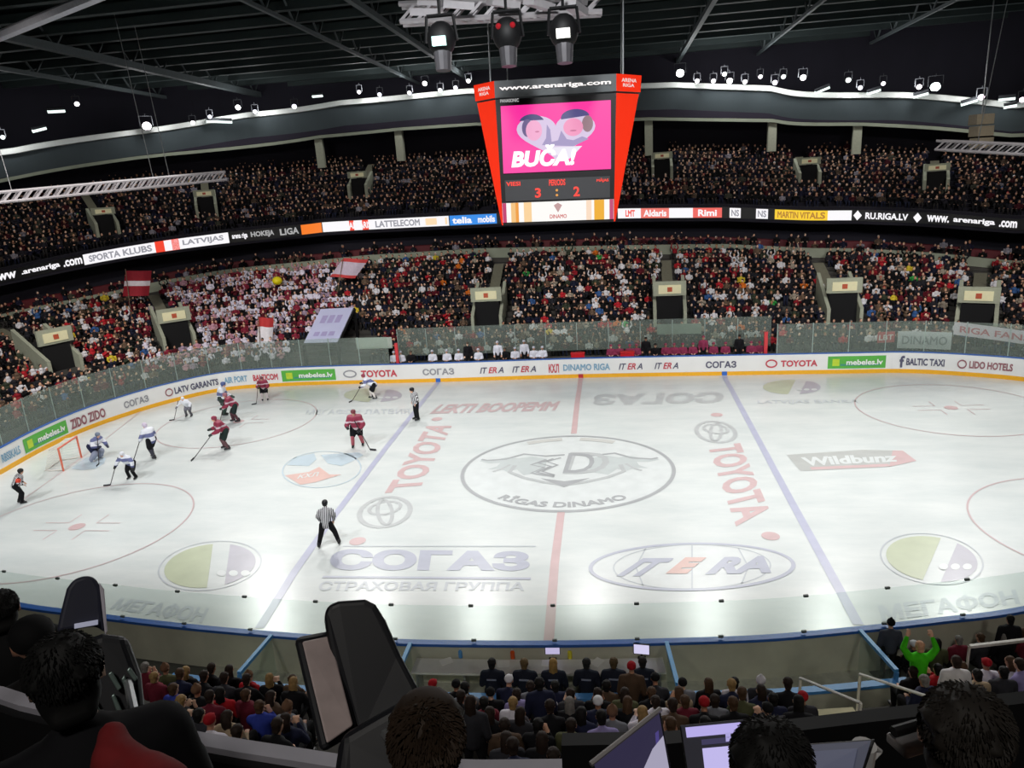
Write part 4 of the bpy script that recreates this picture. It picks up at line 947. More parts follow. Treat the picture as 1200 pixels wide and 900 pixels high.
# ------------------------------------------------------------------ skaters
def skater(foot, head, face, jersey, pants, sock, helmet, label, role='player', lean=.25, spread=.16, fwd=.0, stick=None, m_jersey=None, arms=None, goalie=False, knee=.15, bent=0.0):
    """foot and head: where the skates and the helmet stand in the photograph; face: heading in degrees from +x"""
    P0 = at(*foot, z=0); dist = np.linalg.norm(P0-CAM)
    o_rz = math.radians(face)-PI/2
    hz = .93-.35*bent
    pel, che = Vector((0, -.10*lean*2, hz)), Vector((0, lean*.55, hz+.42-.20*lean)); nek = che+Vector((0, .05+.1*lean, .15)); hd = nek+Vector((0, .06, .14))
    hip = [Vector((s*.12, pel.y, hz)) for s in (-1, 1)]; ank = [Vector((s*spread, s*fwd, .12)) for s in (-1, 1)]; kn = [(hip[k]+ank[k])/2+Vector((0, knee, 0)) for k in (0, 1)]
    arms = arms or [((-.36, lean*.5+.1, hz+.12), (-.22, lean*.5+.38, hz-.02)), ((.36, lean*.5+.1, hz+.12), (.28, lean*.5+.35, hz+.1))]
    sh_ = [che+Vector((s*.2, 0, .05)) for s in (-1, 1)]; el_ = [Vector(a[0]) for a in arms]; ha = [Vector(a[1]) for a in arms]
    B = head_prims(hd, (0, 1, -.15), 1.05)+[('c', nek-Vector((0, 0, .03)), .06, hd-Vector((0, 0, .07)), .055), ('c', pel, .14, che, .16), ('c', sh_[0], .08, sh_[1], .08)]
    for k in (0, 1):
        d = (ha[k]-el_[k]).normalized()
        B += [('c', sh_[k], .055, el_[k], .045), ('c', el_[k], .045, ha[k], .032), ('c', hip[k], .09, kn[k], .062), ('c', kn[k], .06, ank[k], .045), ('c', ank[k], .045, ank[k]+Vector((0, .13, -.05)), .035)]+hand_prims(ha[k], d, (0, 0, 1) if abs(d.z) < .8 else (0, 1, 0), 1, (-1, 1)[k])
    b = link('person', blob(B, .014, 2, 2600), M_SKIN, None, SK[0], (P0[0], P0[1], 0), o_rz, 1.0); tag(b, label, 'person')
    pad = .025 if role == 'player' else 0
    J = [('c', pel+Vector((0, .01, .0)), .19+pad, che, .2+pad), ('c', sh_[0], .105+pad*1.6, sh_[1], .105+pad*1.6), ('c', che+Vector((0, 0, .08)), .15, nek, .08)]
    for k in (0, 1): J += [('c', sh_[k], .098+pad, el_[k], .082+pad), ('c', el_[k], .08+pad, el_[k].lerp(ha[k], .8), .065+pad)]
    jm = blob(J, .028, 3, 900)
    j = link('jersey', jm, m_jersey or M_CLOTH, b, jersey)
    if role == 'player':
        link('shorts', blob([('c', hip[0]+Vector((0, 0, .02)), .155, hip[0].lerp(kn[0], .85), .135), ('c', hip[1]+Vector((0, 0, .02)), .155, hip[1].lerp(kn[1], .85), .135), ('c', hip[0], .15, hip[1], .15)], .03, 3, 500), M_CLOTH, b, pants)
        for k in (0, 1):
            r = .16 if goalie else .092
            link('leg_pad' if goalie else 'sock', blob([('c', kn[k]+Vector((0, .03, 0)), r, ank[k]+Vector((0, .02, .02)), r*.85)], .025, 2, 300), M_CLOTH, b, sock)
            link('glove', blob([('c', ha[k], .07, ha[k]+(ha[k]-el_[k]).normalized()*.12, .065), ('c', ha[k]-(ha[k]-el_[k]).normalized()*.08, .075, ha[k], .07)], .02, 2, 300), M_GEAR, b, pants)
    else:
        link('trousers', blob([('c', hip[k], .13, kn[k], .1) for k in (0, 1)]+[('c', kn[k], .1, ank[k], .075) for k in (0, 1)]+[('c', hip[0], .13, hip[1], .13)], .026, 3, 600), M_CLOTH, b, pants)
        if role == 'referee':
            for k in (0, 1): link('arm_band', blob([('c', sh_[k].lerp(el_[k], .45), .115, sh_[k].lerp(el_[k], .75), .108)], .02, 1, 200), M_CLOTH, b, srgb(226, 80, 60))
    link('helmet', blob([('e', hd+Vector((0, -.012, .05)), (.115, .135, .11)), ('e', hd+Vector((0, -.06, -.005)), (.1, .07, .09))], .022, 2, 400), M_GEAR, b, helmet)
    for k in (0, 1):
        s_ = link('skate', blob([('c', ank[k]+Vector((0, -.05, -.02)), .062, ank[k]+Vector((0, .16, -.05)), .05), ('c', ank[k]+Vector((0, -.02, .08)), .06, ank[k]+Vector((0, -.03, -.02)), .06)], .022, 2, 240), M_GEAR, b, (.02, .02, .022) if not goalie else (.6, .6, .62))
        MB().box((ank[k].x, ank[k].y+.05, .025), (.012, .30, .05)).build('blade', M_STEEL, s_)
    if stick:
        tip = Vector((stick[0], stick[1], .03)); top = ha[1] if stick[0] < 0 else ha[0]; low = ha[0] if stick[0] < 0 else ha[1]
        st = empty('hockey_stick', (0, 0, 0), 0); st.parent = b
        top2 = low+(low-tip).normalized()*.45
        MB().bar(tip, top2, .02, 6).build('shaft', mat('stick_dark', srgb(60, 50, 50), .5), st)
        d = Vector((1 if stick[0] > 0 else -1, .45, 0)).normalized()*.32
        MB().hexa([tip+Vector((0, 0, -.03)), tip+d+Vector((0, 0, -.02)), tip+d+Vector((0, .025, -.02)), tip+Vector((0, .025, -.03))], [tip+Vector((0, 0, .05)), tip+d+Vector((0, 0, .05)), tip+d+Vector((0, .025, .05)), tip+Vector((0, .025, .05))]).build('stick_blade', mat('blade_dark', srgb(40, 40, 44), .6), st)
    # size from the photograph
    q0 = project([P0[0], P0[1], 0.0])[0]; hw = hd.z+.12; q1 = project([P0[0], P0[1], hw])[0]
    sc_ = math.hypot(foot[0]-head[0], foot[1]-head[1])/max(1, math.hypot(q0[0]-q1[0], q0[1]-q1[1]))
    b.scale = (min(1.25, max(.82, sc_)),)*3
    return b
WHT, MAR, BLK, NAV = srgb(236, 238, 246), srgb(150, 58, 82), srgb(22, 22, 26), srgb(36, 40, 66)
M_JW = mat('jersey_white', srgb(234, 236, 244), .8, noise=.03)
def banded(name, base, bands):
    if name in MATS: return MATS[name]
    M = mat(name, base, .8, noise=0); nt = M.node_tree; b = nt.nodes['Principled BSDF']; tc = nt.nodes.new('ShaderNodeTexCoord'); sp_ = nt.nodes.new('ShaderNodeSeparateXYZ'); r = nt.nodes.new('ShaderNodeValToRGB'); mr = nt.nodes.new('ShaderNodeMapRange')
    mr.inputs['From Max'].default_value = 2.0; r.color_ramp.interpolation = 'CONSTANT'
    nt.links.new(tc.outputs['Object'], sp_.inputs[0]); nt.links.new(sp_.outputs['Z'], mr.inputs['Value']); nt.links.new(mr.outputs['Result'], r.inputs['Fac']); nt.links.new(r.outputs['Color'], b.inputs['Base Color'])
    r.color_ramp.elements[0].position = 0; r.color_ramp.elements[0].color = (*base, 1); r.color_ramp.elements[1].position = bands[0][0]/2; r.color_ramp.elements[1].color = (*bands[0][1], 1)
    for z, c in bands[1:]: e = r.color_ramp.elements.new(z/2); e.color = (*c, 1)
    return M
M_JM = banded('jersey_maroon', srgb(214, 196, 200), [(.92, srgb(150, 52, 76)), (1.16, srgb(214, 190, 200)), (1.24, srgb(150, 52, 76)), (1.42, srgb(170, 90, 106))])
M_JWH = banded('jersey_white_blue', srgb(90, 96, 140), [(.90, srgb(236, 238, 246)), (1.10, srgb(110, 116, 160)), (1.28, srgb(236, 238, 246))])
M_REF = stripes('referee_stripes', srgb(26, 26, 30), srgb(226, 226, 230), 5.5, 'X')
skater((25, 590), (17, 551), 40, WHT, BLK, BLK, BLK, 'referee in striped shirt with orange armbands skating at the left edge', 'referee', .3, .12, .05, m_jersey=M_REF, arms=[((-.3, .1, 1.15), (-.2, .3, .95)), ((.3, .1, 1.15), (.2, .3, .95))])
skater((113, 539), (114, 506), -10, WHT, NAV, srgb(150, 156, 176), srgb(120, 130, 150), 'goalkeeper in white crouching in front of the goal at the left', 'player', .55, .26, 0, (.5, .7), M_JWH, goalie=True, bent=.5, knee=.25)
skater((156, 561), (155, 526), -95, WHT, BLK, BLK, WHT, 'white jersey player bending forward between the goal and left faceoff circle', 'player', .45, .2, 0, (.6, .9), M_JWH, arms=[((-.42, .3, 1.08), (-.5, .42, .78)), ((.42, .3, 1.08), (.52, .4, .86))], bent=.15)
skater((181, 537), (177, 496), 160, WHT, BLK, srgb(60, 60, 70), srgb(214, 200, 220), 'white jersey player standing right of the goal with black shorts', 'player', .2, .1, .18, (-.5, .8), M_JWH)
skater((222, 488), (222, 463), -90, WHT, srgb(120, 120, 130), srgb(90, 90, 96), WHT, 'white jersey player bent over near the left corner boards', 'player', .5, .2, 0, (.7, .8), M_JW, arms=[((-.45, .3, 1.05), (-.45, .5, .85)), ((.45, .3, 1.05), (.5, .5, .9))], bent=.2)
skater((263, 487), (264, 448), 20, srgb(190, 196, 206), srgb(60, 70, 66), srgb(60, 76, 70), srgb(80, 96, 150), 'tall player in grey white with blue helmet tangling by the left boards', 'player', .15, .09, 0, None, M_JWH)
skater((277, 494), (272, 460), 200, MAR, srgb(40, 52, 50), srgb(90, 60, 66), srgb(170, 110, 120), 'maroon jersey player pushing against the tall white player', 'player', .4, .12, .15, (.3, .9), M_JM)
skater((266, 526), (265, 486), 215, MAR, srgb(40, 54, 50), srgb(110, 80, 84), MAR, 'maroon jersey player reaching his stick out to the left on the ice', 'player', .35, .2, .05, (-.5, 1.5), M_JM)
skater((311, 469), (304, 441), -70, MAR, BLK, srgb(226, 214, 214), srgb(120, 70, 80), 'maroon jersey player with pale socks beside the far left boards', 'player', .25, .17, 0, (.5, .7), M_JM)
skater((438, 467), (430, 439), 190, srgb(200, 190, 220), BLK, srgb(220, 214, 210), MAR, 'player leaning low over his stick near the far boards by the toyota advert'.replace('toyota', 'red lettered'), 'player', .6, .18, .15, (-.3, 1.3), M_JWH, bent=.1)
skater((420, 523), (416, 479), -80, MAR, BLK, srgb(170, 90, 100), srgb(120, 50, 60), 'maroon jersey player standing alone left of the left blue line', 'player', .15, .2, .1, (-.6, .6), M_JM)
skater((489, 492), (489, 454), 215, WHT, BLK, BLK, BLK, 'linesman in striped shirt standing on the left blue line far side', 'linesman', .05, .17, 0, None, M_REF, arms=[((-.3, -.02, 1.2), (-.26, .1, .95)), ((.3, -.02, 1.2), (.26, .1, .95))], knee=.03)
skater((386, 640), (379, 591), 105, WHT, BLK, BLK, BLK, 'linesman in striped shirt straddling the near end of the left blue line', 'linesman', .35, .36, .05, None, M_REF, arms=[((-.3, .15, 1.16), (-.2, .3, .86)), ((.3, .15, 1.16), (.22, .3, .86))], knee=.12)
# goal
gp = at(74.5, 552, z=0); gq = at(95.5, 536.5, z=0); gd = (gq-gp)/np.linalg.norm(gq-gp); gn = np.array([-gd[1], gd[0], 0]); gn = gn if gn[0] < 0 else -gn
goal = empty('hockey_goal', (gp+gq)/2, math.atan2(gd[1], gd[0]), 'red framed goal with white net at the left end of the ice', 'goal'); gw = np.linalg.norm(gq-gp)/2
M_POST = mat('goal_red', srgb(226, 120, 96), .4); sg = 1 if (math.cos(math.atan2(gd[1], gd[0])+PI/2)*gn[0]+math.sin(math.atan2(gd[1], gd[0])+PI/2)*gn[1]) > 0 else -1
for s in (-1, 1): MB().bar((s*gw, 0, 0), (s*gw, 0, 1.24), .05, 8).build('post', M_POST, goal)
MB().bar((-gw, 0, 1.22), (gw, 0, 1.22), .05, 8).build('crossbar', M_POST, goal)
MB().bar((-gw, 0, .05), (-gw*.8, sg*1.0, .05), .04, 6).bar((gw, 0, .05), (gw*.8, sg*1.0, .05), .04, 6).bar((-gw*.8, sg*1.0, .05), (gw*.8, sg*1.0, .05), .04, 6).bar((-gw, 0, 1.2), (-gw*.85, sg*.55, 1.15), .04, 6).bar((gw, 0, 1.2), (gw*.85, sg*.55, 1.15), .04, 6).build('base_frame', mat('goal_white', srgb(230, 226, 220), .5), goal)
mb = MB()
for k in range(17):
    x = -1+k/8; mb.bar((gw*x, 0, 1.2), (gw*.85*x, sg*.55, 1.15), .008, 4).bar((gw*.85*x, sg*.55, 1.15), (gw*.8*x, sg*1.0, .05), .008, 4)
for k in range(9):
    t = k/8; mb.bar((-gw*(.85-.05*t), sg*(.55+.45*t), 1.15-1.1*t), (gw*(.85-.05*t), sg*(.55+.45*t), 1.15-1.1*t), .008, 4)
    for s in (-1, 1): mb.bar((s*gw, 0, .1+1.1*t), (s*gw*(.8+.05*t), sg*(1.0-.45*t), .05+1.1*t), .008, 4)
mb.build('net', mat('net_cream', srgb(232, 230, 220), .8), goal)

# ------------------------------------------------------------------ far side: benches, banners, flags, canopy
for k, x in enumerate((462, 470, 482, 507, 524, 538, 549, 561, 584, 592, 604, 615, 626, 636)):
    i = hit(1.4, x, 417)[0]; p, n_ = ring_at(1.4, i); dark = k in (2, 6, 9)
    b = spectator((p[0], p[1], .56), math.atan2(-n_[1], -n_[0])-PI/2, 'stand' if k in (6, 8, 11) else 'sit', BLK if dark else srgb(226, 228, 240), 'cap', srgb(90, 80, 70) if dark else srgb(206, 208, 222),
        ('team staff member in dark coat' if dark else 'player in white jersey')+' on the bench left of centre, %s from the left' % nth(k+1), group='people on the visitors bench', scale=1.12)
for k, x in enumerate((716, 726, 738, 746, 757, 768, 780, 790, 800, 812, 824, 836, 850, 866, 880, 890)):
    i = hit(1.4, x, 410)[0]; p, n_ = ring_at(1.4, i); dark = k in (4, 5, 13)
    spectator((p[0], p[1], .56), math.atan2(-n_[1], -n_[0])-PI/2, 'stand' if k in (4, 10, 13) else 'sit', BLK if dark else srgb(140, 54, 84), 'cap', srgb(40, 36, 36) if dark else srgb(150, 66, 90),
        ('team staff member in black coat' if dark else 'player in maroon jersey')+' on the bench right of centre, %s from the left' % nth(k+1), group='people on the home bench', scale=1.08)
ka_, kb_ = int(hit(1, 440, 415)[0]), int(hit(1, 898, 412)[0]); pl = strip('bench_platform', [(.2, 0), (.2, .55), (2.2, .55), (2.2, 0)], M_STEP, idx=np.arange(min(ka_, kb_), max(ka_, kb_)+1)); tag(pl, kind='structure')
def on_ring(d, px, py): i, z = hit(d, px, py); p, n_ = ring_at(d, i); return np.array([p[0], p[1], z]), math.atan2(-n_[1], -n_[0])-PI/2
for px, py, h, l, c in ((677, 412, .9, 'red box standing behind the far boards at the centre line', (206, 24, 34)), (735, 411, .8, 'red chest behind the far boards right of the centre line', (214, 20, 30))):
    p, a = on_ring(.7, px, py); o = empty('equipment_box', (p[0], p[1], 0), a, l, 'box')
    MB().box((0, 0, .75), (.9, .4, 1.5 if h > .85 else 1.4)).build('body', mat('box_red', srgb(*c), .5), o, bevel=.03); MB().box((0, 0, 1.52), (.95, .45, .1)).build('lid', mat('box_red', srgb(*c), .5), o, bevel=.02)
for px, z1, l in ((465, 2.3, 'red upright post at the left end of the visitors bench'), (897, 2.3, 'red upright post at the right end of the home bench')):
    p, a = on_ring(.5, px, 412); tag(MB().box((p[0], p[1], 1.4), (.22, .16, 2.6), a).build('bench_post', mat('post_red', srgb(206, 60, 66), .5), bevel=.02), l, 'post')
def panel(name, px0, py0, px1, py1, d, hh, col, label, s=None, sc_=(90, 90, 100)):
    i0, z0 = hit(d, px0, py0); i1, z1 = hit(d, px1, py1); n = 10; V = []; F = []
    f = lambda u, v, o=0: (*ring_at(d-o, i0+(i1-i0)*u)[0], z0+(z1-z0)*u+hh*v)
    for k in range(n+1): V += [f(k/n, 0), f(k/n, 1), f(k/n, 0, -.06), f(k/n, 1, -.06)]
    for k in range(n): a = 4*k; F += [(a, a+4, a+5, a+1), (a+1, a+5, a+7, a+3), (a+2, a+3, a+7, a+6), (a, a+2, a+6, a+4)]
    o = mobj(name, V, F, mat('banner_%d_%d_%d' % col, srgb(*col), .7, noise=.05)); tag(o, label, 'banner')
    if s: text_on('banner_lettering', s, lambda u, v: f(.08+.84*u, .25+.5*v, .04), mat('banner_ink_%d' % sc_[0], srgb(*sc_), .6), o, .02)
panel('wall_banner', 1028, 402, 1048, 401, 2.2, .7, (196, 80, 84), 'small red banner on the rail at the right behind the glass', 'LBT', (240, 230, 230))
panel('wall_banner', 1051, 408, 1114, 410, 2.2, 1.1, (206, 210, 214), 'white and grey banner on the rail right of the red one', 'DINAMO', (150, 156, 164))
panel('wall_banner', 1117, 392, 1215, 406, 2.6, .8, (214, 206, 216), 'long white banner along the rail at the right edge', 'RIGA FANS', (190, 110, 120))
panel('wall_banner', 418, 409, 460, 408, 2.2, .8, (176, 186, 176), 'pale grey banner on the rail left of the visitors bench', None)
panel('wall_banner', 770, 392, 822, 391, 2.6, .7, (150, 160, 150), 'grey green banner on the rail behind the home bench', None)
# sloping white canopy over the players' tunnel
c0, c1, c2, c3 = [on_ring(d, x, y)[0] for d, x, y in ((2.2, 356, 404), (2.2, 396, 403), (6.2, 415, 362), (6.2, 376, 364))]
can = empty('tunnel_canopy', (c0+c1)/2*np.array([1, 1, 0]), 0, 'sloping white canopy on dark legs over the tunnel left of the benches', 'canopy'); base = np.array(can.location)
q = [c-base for c in (c0, c1, c2, c3)]
MB().hexa(q, [p+np.array([0, 0, .12]) for p in q]).build('roof_panel', mat('canopy_lilac', srgb(206, 208, 240), .6, noise=.04, scale=1.0), can)
f = quad_map([p+np.array([0, 0, .15]) for p in q])
for v0, v1 in ((.18, .30), (.55, .78)):
    for k in range(3): mobj('canopy_print', [f(.18+.22*k, v0), f(.34+.22*k, v0), f(.34+.22*k, v1), f(.18+.22*k, v1)], [(0, 1, 2, 3)], mat('canopy_ink', srgb(180, 170, 214), .6), can)
for p in q: MB().bar((p[0], p[1], -base[2]), (p[0], p[1], p[2]), .13, 6).build('leg', M_BLACK, can)
MB().bar(q[0], q[1], .14, 6).bar(q[1], q[2], .12, 6).build('edge_beam', M_BLACK, can)
def flag(px, py, d, wd, hg, cols, label, tilt=.3, wave=.12):
    p, a = on_ring(d, px, py); zf_ = float(lower_z(d, hit(d, px, py)[0]))+.3
    o = empty('flag', (p[0], p[1], zf_), a+PI, label, 'flag'); top = Vector((tilt, 0, p[2]-zf_+hg*.6)); MB().bar((0, 0, 0), top*1.04, .03, 6).build('pole', mat('pole_wood', srgb(120, 100, 80), .6), o)
    dn = Vector((-tilt, 0, -1)).normalized(); n = 12; st = []
    for b_, (v0, v1, c) in enumerate(cols):
        V = []; F = []
        for k in range(n+1):
            u = k/n; w_ = Vector((0, wave*math.sin(u*7), -.12*u*wd))
            for v in (v0, v1): V.append(top+dn*hg*v+Vector((wd*u, 0, 0))+w_)
        for k in range(n): F.append((2*k, 2*k+2, 2*k+3, 2*k+1))
        m_ = mobj('cloth_stripe', V, F, mat('flag_%d_%d_%d' % c, srgb(*c), .8), o); so = m_.modifiers.new('s', 'SOLIDIFY'); so.thickness = .012
flag(146, 336, 12, 1.9, 2.0, [(0, .4, (150, 30, 44)), (.4, .6, (226, 216, 222)), (.6, 1, (150, 30, 44))], 'dark red and white flag waved high in the left crowd')
flag(392, 320, 12, 2.1, 2.0, [(0, .18, (206, 70, 70)), (.18, .85, (206, 190, 206)), (.85, 1, (206, 70, 70))], 'pale flag with red border above the fans left of the aisle', .9)
flag(303, 394, 5.0, 1.1, 2.4, [(0, .3, (196, 60, 60)), (.3, 1, (240, 236, 240))], 'white flag hanging low in front of the white shirted fans', .2)
p, a = on_ring(13, 325, 329); tag(MB().ball(p, (.42, .42, .36), 14, 10).build('balloon', mat('balloon_yellow', srgb(240, 222, 20), .5), smooth=True), 'bright yellow balloon above the white shirted fans', 'balloon')

# ------------------------------------------------------------------ near side: boxes, table, stand
NEAR = np.array([i for i in range(NS) if OUT[i][1] < -5 and -27 < OUT[i][0] < 24]); 
NEAR = np.array(sorted(NEAR, key=lambda i: OUT[i][0]))
def near_idx(px, d=0, z=1.2):
    """outline index of the near boards under this picture column"""
    R = ring(d)[NEAR]; q = project(np.c_[R, np.full(len(NEAR), z)])[:, 0]
    k = int(np.searchsorted(q, px)); k = min(max(k, 1), len(NEAR)-1); t = (px-q[k-1])/(q[k]-q[k-1])
    return k-1+t
def near_pt(d, k):
    R = ring(d)[NEAR]; N_ = NRM[NEAR]; k0 = int(min(max(math.floor(k), 0), len(NEAR)-2)); t = k-k0
    return R[k0]*(1-t)+R[k0+1]*t, N_[k0]*(1-t)+N_[k0+1]*t
ND0, NP, NZ0, NZP, NN = 3.75, .80, 1.65, .45, 13
kL, kR = near_idx(262), near_idx(1012)
sub = NEAR[int(kL):int(kR)+2]
bw = strip('box_wall', [(1.75, 0), (1.75, .95), (1.85, .95), (1.85, 0)], M_BACK, idx=sub); tag(bw, kind='structure')
strip('top_rail', [(1.70, .95), (1.70, 1.03), (1.9, 1.03), (1.9, .95)], mat('rail_blue', srgb(84, 150, 216), .4), bw, sub)
bfl = strip('box_floor', [(.14, .08), (1.75, .08)], mat('rubber_floor', srgb(186, 188, 174), .8, noise=.15), idx=sub); tag(bfl, kind='structure')
M_BLUE = mat('frame_blue', srgb(92, 164, 226), .4)
for px in (322, 483, 780, 1004):
    k = near_idx(px); a, _ = near_pt(.15, k); b, n_ = near_pt(1.75, k)
    o = empty('box_partition', (a[0], a[1], .08), 0, None, None, None, 'structure'); L = np.hypot(*(b-a)); o.rotation_euler[2] = math.atan2(*(b-a)[::-1])
    MB().box((L/2, 0, 1.18), (L, .10, .09)).box((L, 0, .55), (.08, .08, 1.2)).build('frame', M_BLUE, o); MB().box((L/2, 0, .6), (L-.1, .02, 1.1)).build('glass', M_GLASS, o)
for x0, x1 in ((335, 470), (795, 990)):
    ka, kb = near_idx(x0), near_idx(x1); n = 12; V = []; F = []
    mb = MB()
    for k in range(n):
        a, _ = near_pt(1.3, ka+(kb-ka)*k/n); b, _ = near_pt(1.3, ka+(kb-ka)*(k+1)/n); c, _ = near_pt(1.62, ka+(kb-ka)*(k+1)/n); d, _ = near_pt(1.62, ka+(kb-ka)*k/n)
        mb.hexa([(*a, .5), (*b, .5), (*c, .5), (*d, .5)], [(*a, .56), (*b, .56), (*c, .56), (*d, .56)])
        if k % 3 == 0: mb.bar((*((a+d)/2), .08), (*((a+d)/2), .5), .04, 5)
    tag(mb.build('penalty_bench', mat('bench_green', srgb(70, 104, 84), .6)), 'long bench in the %s penalty box behind the near boards' % ('left' if x0 < 500 else 'right'), 'bench')
ka, kb = near_idx(489), near_idx(775)
tb = empty('timekeeper_table', (*near_pt(.6, (ka+kb)/2)[0], .08), 0, 'long white timekeepers table behind the near boards', 'table'); base = np.array(tb.location)
mb = MB(); n = 16
for k in range(n):
    P4 = [near_pt(d, ka+(kb-ka)*(k+e)/n)[0] for d, e in ((.2, 0), (.2, 1), (.78, 1), (.78, 0))]
    mb.hexa([(p[0]-base[0], p[1]-base[1], .72) for p in P4], [(p[0]-base[0], p[1]-base[1], .78) for p in P4])
mb.build('table_top', mat('table_white', srgb(226, 226, 220), .4, noise=.03), tb)
for k in range(6):
    p, _ = near_pt(.5, ka+(kb-ka)*(k+.1)/5.2); MB().box((p[0]-base[0], p[1]-base[1], .36), (.06, .4, .72)).build('leg', M_STEEL, tb)
TZ = .86
def on_table(px, py): return at(px, py, z=TZ)
def bottle(px, py, c, label):
    q = on_table(px, py); o = empty('bottle', q, 0, label, 'bottle', 'bottles on the timekeepers table'); m_ = mat('bottle_%d_%d_%d' % c, srgb(*c), .3)
    MB().bar((0, 0, 0), (0, 0, .18), .06, 10).bar((0, 0, .18), (0, 0, .24), .06, 10, .025).build('body', m_, o); MB().bar((0, 0, .24), (0, 0, .28), .028, 8).build('cap', mat('cap_white', (.7, .7, .7), .4), o)
for px, py, c, n_ in ((540, 770, (90, 160, 226), 'pale blue'), (601, 771, (226, 90, 30), 'orange'), (510, 768, (50, 50, 46), 'black'), (566, 769, (60, 56, 50), 'dark grey'), (668, 771, (236, 226, 60), 'yellow'), (570, 766, (170, 50, 50), 'red'), (632, 768, (70, 90, 70), 'dark green')):
    bottle(px, py, c, n_+' bottle standing on the white timekeepers table')
def paper(px, py, l):
    q = on_table(px, py); tag(MB().box((q[0], q[1], TZ+.006), (.32, .24, .012), random.random()).build('paper_sheet', mat('paper', srgb(244, 244, 240), .7, noise=.02)), l, 'paper', 'papers on the timekeepers table')
for px, py, l in ((523, 775, 'white paper sheet at the left of the timekeepers table'), (590, 778, 'white paper sheet left of the orange bottle'), (642, 777, 'white paper sheet behind the blond official'), (700, 776, 'white paper sheet right of the yellow bottle')): paper(px, py, l)
def screen_unit(q, rz, w, h, glowc, label, name='monitor'):
    o = empty(name, q, rz, label, 'monitor'); MB().box((0, 0, .12+h/2), (w, .04, h)).build('bezel', M_BLACK, o, bevel=.008); MB().box((0, -.025, .12+h/2), (w*.92, .012, h*.88)).build('screen', glow('monitor_%.2f' % glowc[0], glowc, .9), o)
    MB().bar((0, .02, 0), (0, .02, .14), .025, 8).box((0, .02, .01), (.2, .16, .02)).build('stand', M_BLACK, o); return o
screen_unit(on_table(752, 771), -.1, .42, .30, (.72, .68, .95), 'small lit lilac monitor at the right of the timekeepers table')
screen_unit(on_table(648, 771), .05, .40, .26, (.55, .5, .75), 'small dim lilac monitor at the middle of the timekeepers table')
for k, (px, py, hc, cap_) in enumerate(((576, 774, (30, 28, 26), 'hair'), (614, 778, (110, 90, 60), 'hair'), (648, 778, (170, 136, 80), 'long'), (687, 774, (40, 40, 40), 'hair'), (719, 777, (90, 74, 50), 'hair'), (753, 780, (36, 30, 30), 'hair'))):
    q = at(px, py, z=1.62); pq, nq = near_pt(1.4, near_idx(px, 1.4, 1.6))
    b = spectator((pq[0], pq[1], .30), -.05+.1*random.random(), 'sit', srgb(34, 38, 52), cap_, srgb(*hc), 'official in dark navy jacket at the timekeepers table, %s from the left' % nth(k+1), group='officials at the timekeepers table', scale=1.15)
    MB().box((0, -.145, .86), (.2, .012, .035)).build('back_print', mat('print_white', srgb(150, 156, 176), .7), b)
chk = MB()
near = strip('near_tier', [(ND0-.5, 0), (ND0-.5, NZ0)]+[r for k in range(NN) for r in ((ND0-.5+k*NP, NZ0+k*NZP), (ND0-.5+(k+1)*NP, NZ0+k*NZP))], M_STEP, idx=NEAR); tag(near, kind='structure')
for p in near.data.polygons: pass
# stair flight with handrails in the near stand
kS = near_idx(985, 4, 1.2)
st = empty('near_stair', (0, 0, 0), 0, None, None, None, 'structure')
mb = MB()
for k in range(12):
    for h in range(2):
        a, n_ = near_pt(ND0-.5+k*NP+h*NP/2, kS); mb.box((a[0]+n_[0]*.2, a[1]+n_[1]*.2, NZ0+k*NZP-.2+h*NZP/2+.03), (.42, 1.15, .45), math.atan2(n_[1], n_[0]))
mb.build('step', mat('step_cream', srgb(196, 190, 156), .8, noise=.08), st)
for s, l in ((-.62, 'left white handrail of the near stand stair'), (.62, 'right white handrail of the near stand stair')):
    a, n_ = near_pt(ND0-.4, kS); b, _ = near_pt(ND0+2.0, kS); t = np.array([-n_[1], n_[0]])*s
    tag(MB().bar((*(a+t), NZ0+.95), (*(b+t), NZ0+.95+2.4/NP*NZP), .03, 6).bar((*(a+t), NZ0), (*(a+t), NZ0+.95), .03, 6).bar((*(b+t), NZ0+1.3), (*(b+t), NZ0+.95+2.4/NP*NZP), .03, 6).build('handrail', mat('rail_white', srgb(230, 228, 220), .4)), l, 'handrail')
kA, kB = near_idx(1040), near_idx(1290); ss = NEAR[int(kA):int(kB)]
rl = strip('aisle_rail', [(3.0, 2.72), (3.0, 2.78), (3.07, 2.78), (3.07, 2.72)], mat('rail_grey', srgb(190, 186, 176), .4), idx=ss); tag(rl, 'grey rail between the glass side row and the near right stand', 'rail')
for j in ss[::4]: p = OUT[j]+NRM[j]*3.03; MB().bar((p[0], p[1], 0), (p[0], p[1], 2.75), .03, 6).build('rail_post', mat('rail_grey', srgb(190, 186, 176), .4), rl)
J_NEAR = [('black', (22, 22, 26), 30), ('dark grey', (52, 52, 58), 14), ('navy', (34, 38, 64), 11), ('brown', (84, 66, 52), 9), ('maroon', (110, 34, 50), 8), ('white', (226, 222, 234), 9), ('red', (176, 30, 40), 5), ('beige', (170, 150, 124), 5), ('olive', (84, 86, 60), 4), ('lilac', (150, 140, 190), 3), ('blue', (50, 66, 160), 3), ('grey', (120, 122, 130), 6)]
H_NEAR = [('black hair', (20, 18, 18), 24), ('dark brown hair', (44, 32, 26), 26), ('brown hair', (80, 58, 40), 16), ('blond hair', (160, 130, 84), 9), ('grey hair', (130, 126, 122), 6), ('black cap', (24, 24, 26), 5), ('red cap', (170, 30, 40), 3), ('white cap', (226, 226, 230), 4), ('brown knitted hat', (120, 90, 70), 4), ('white knitted hat', (220, 216, 224), 2)]
def wpick(L): return random.choices(L, [a[2] for a in L])[0]
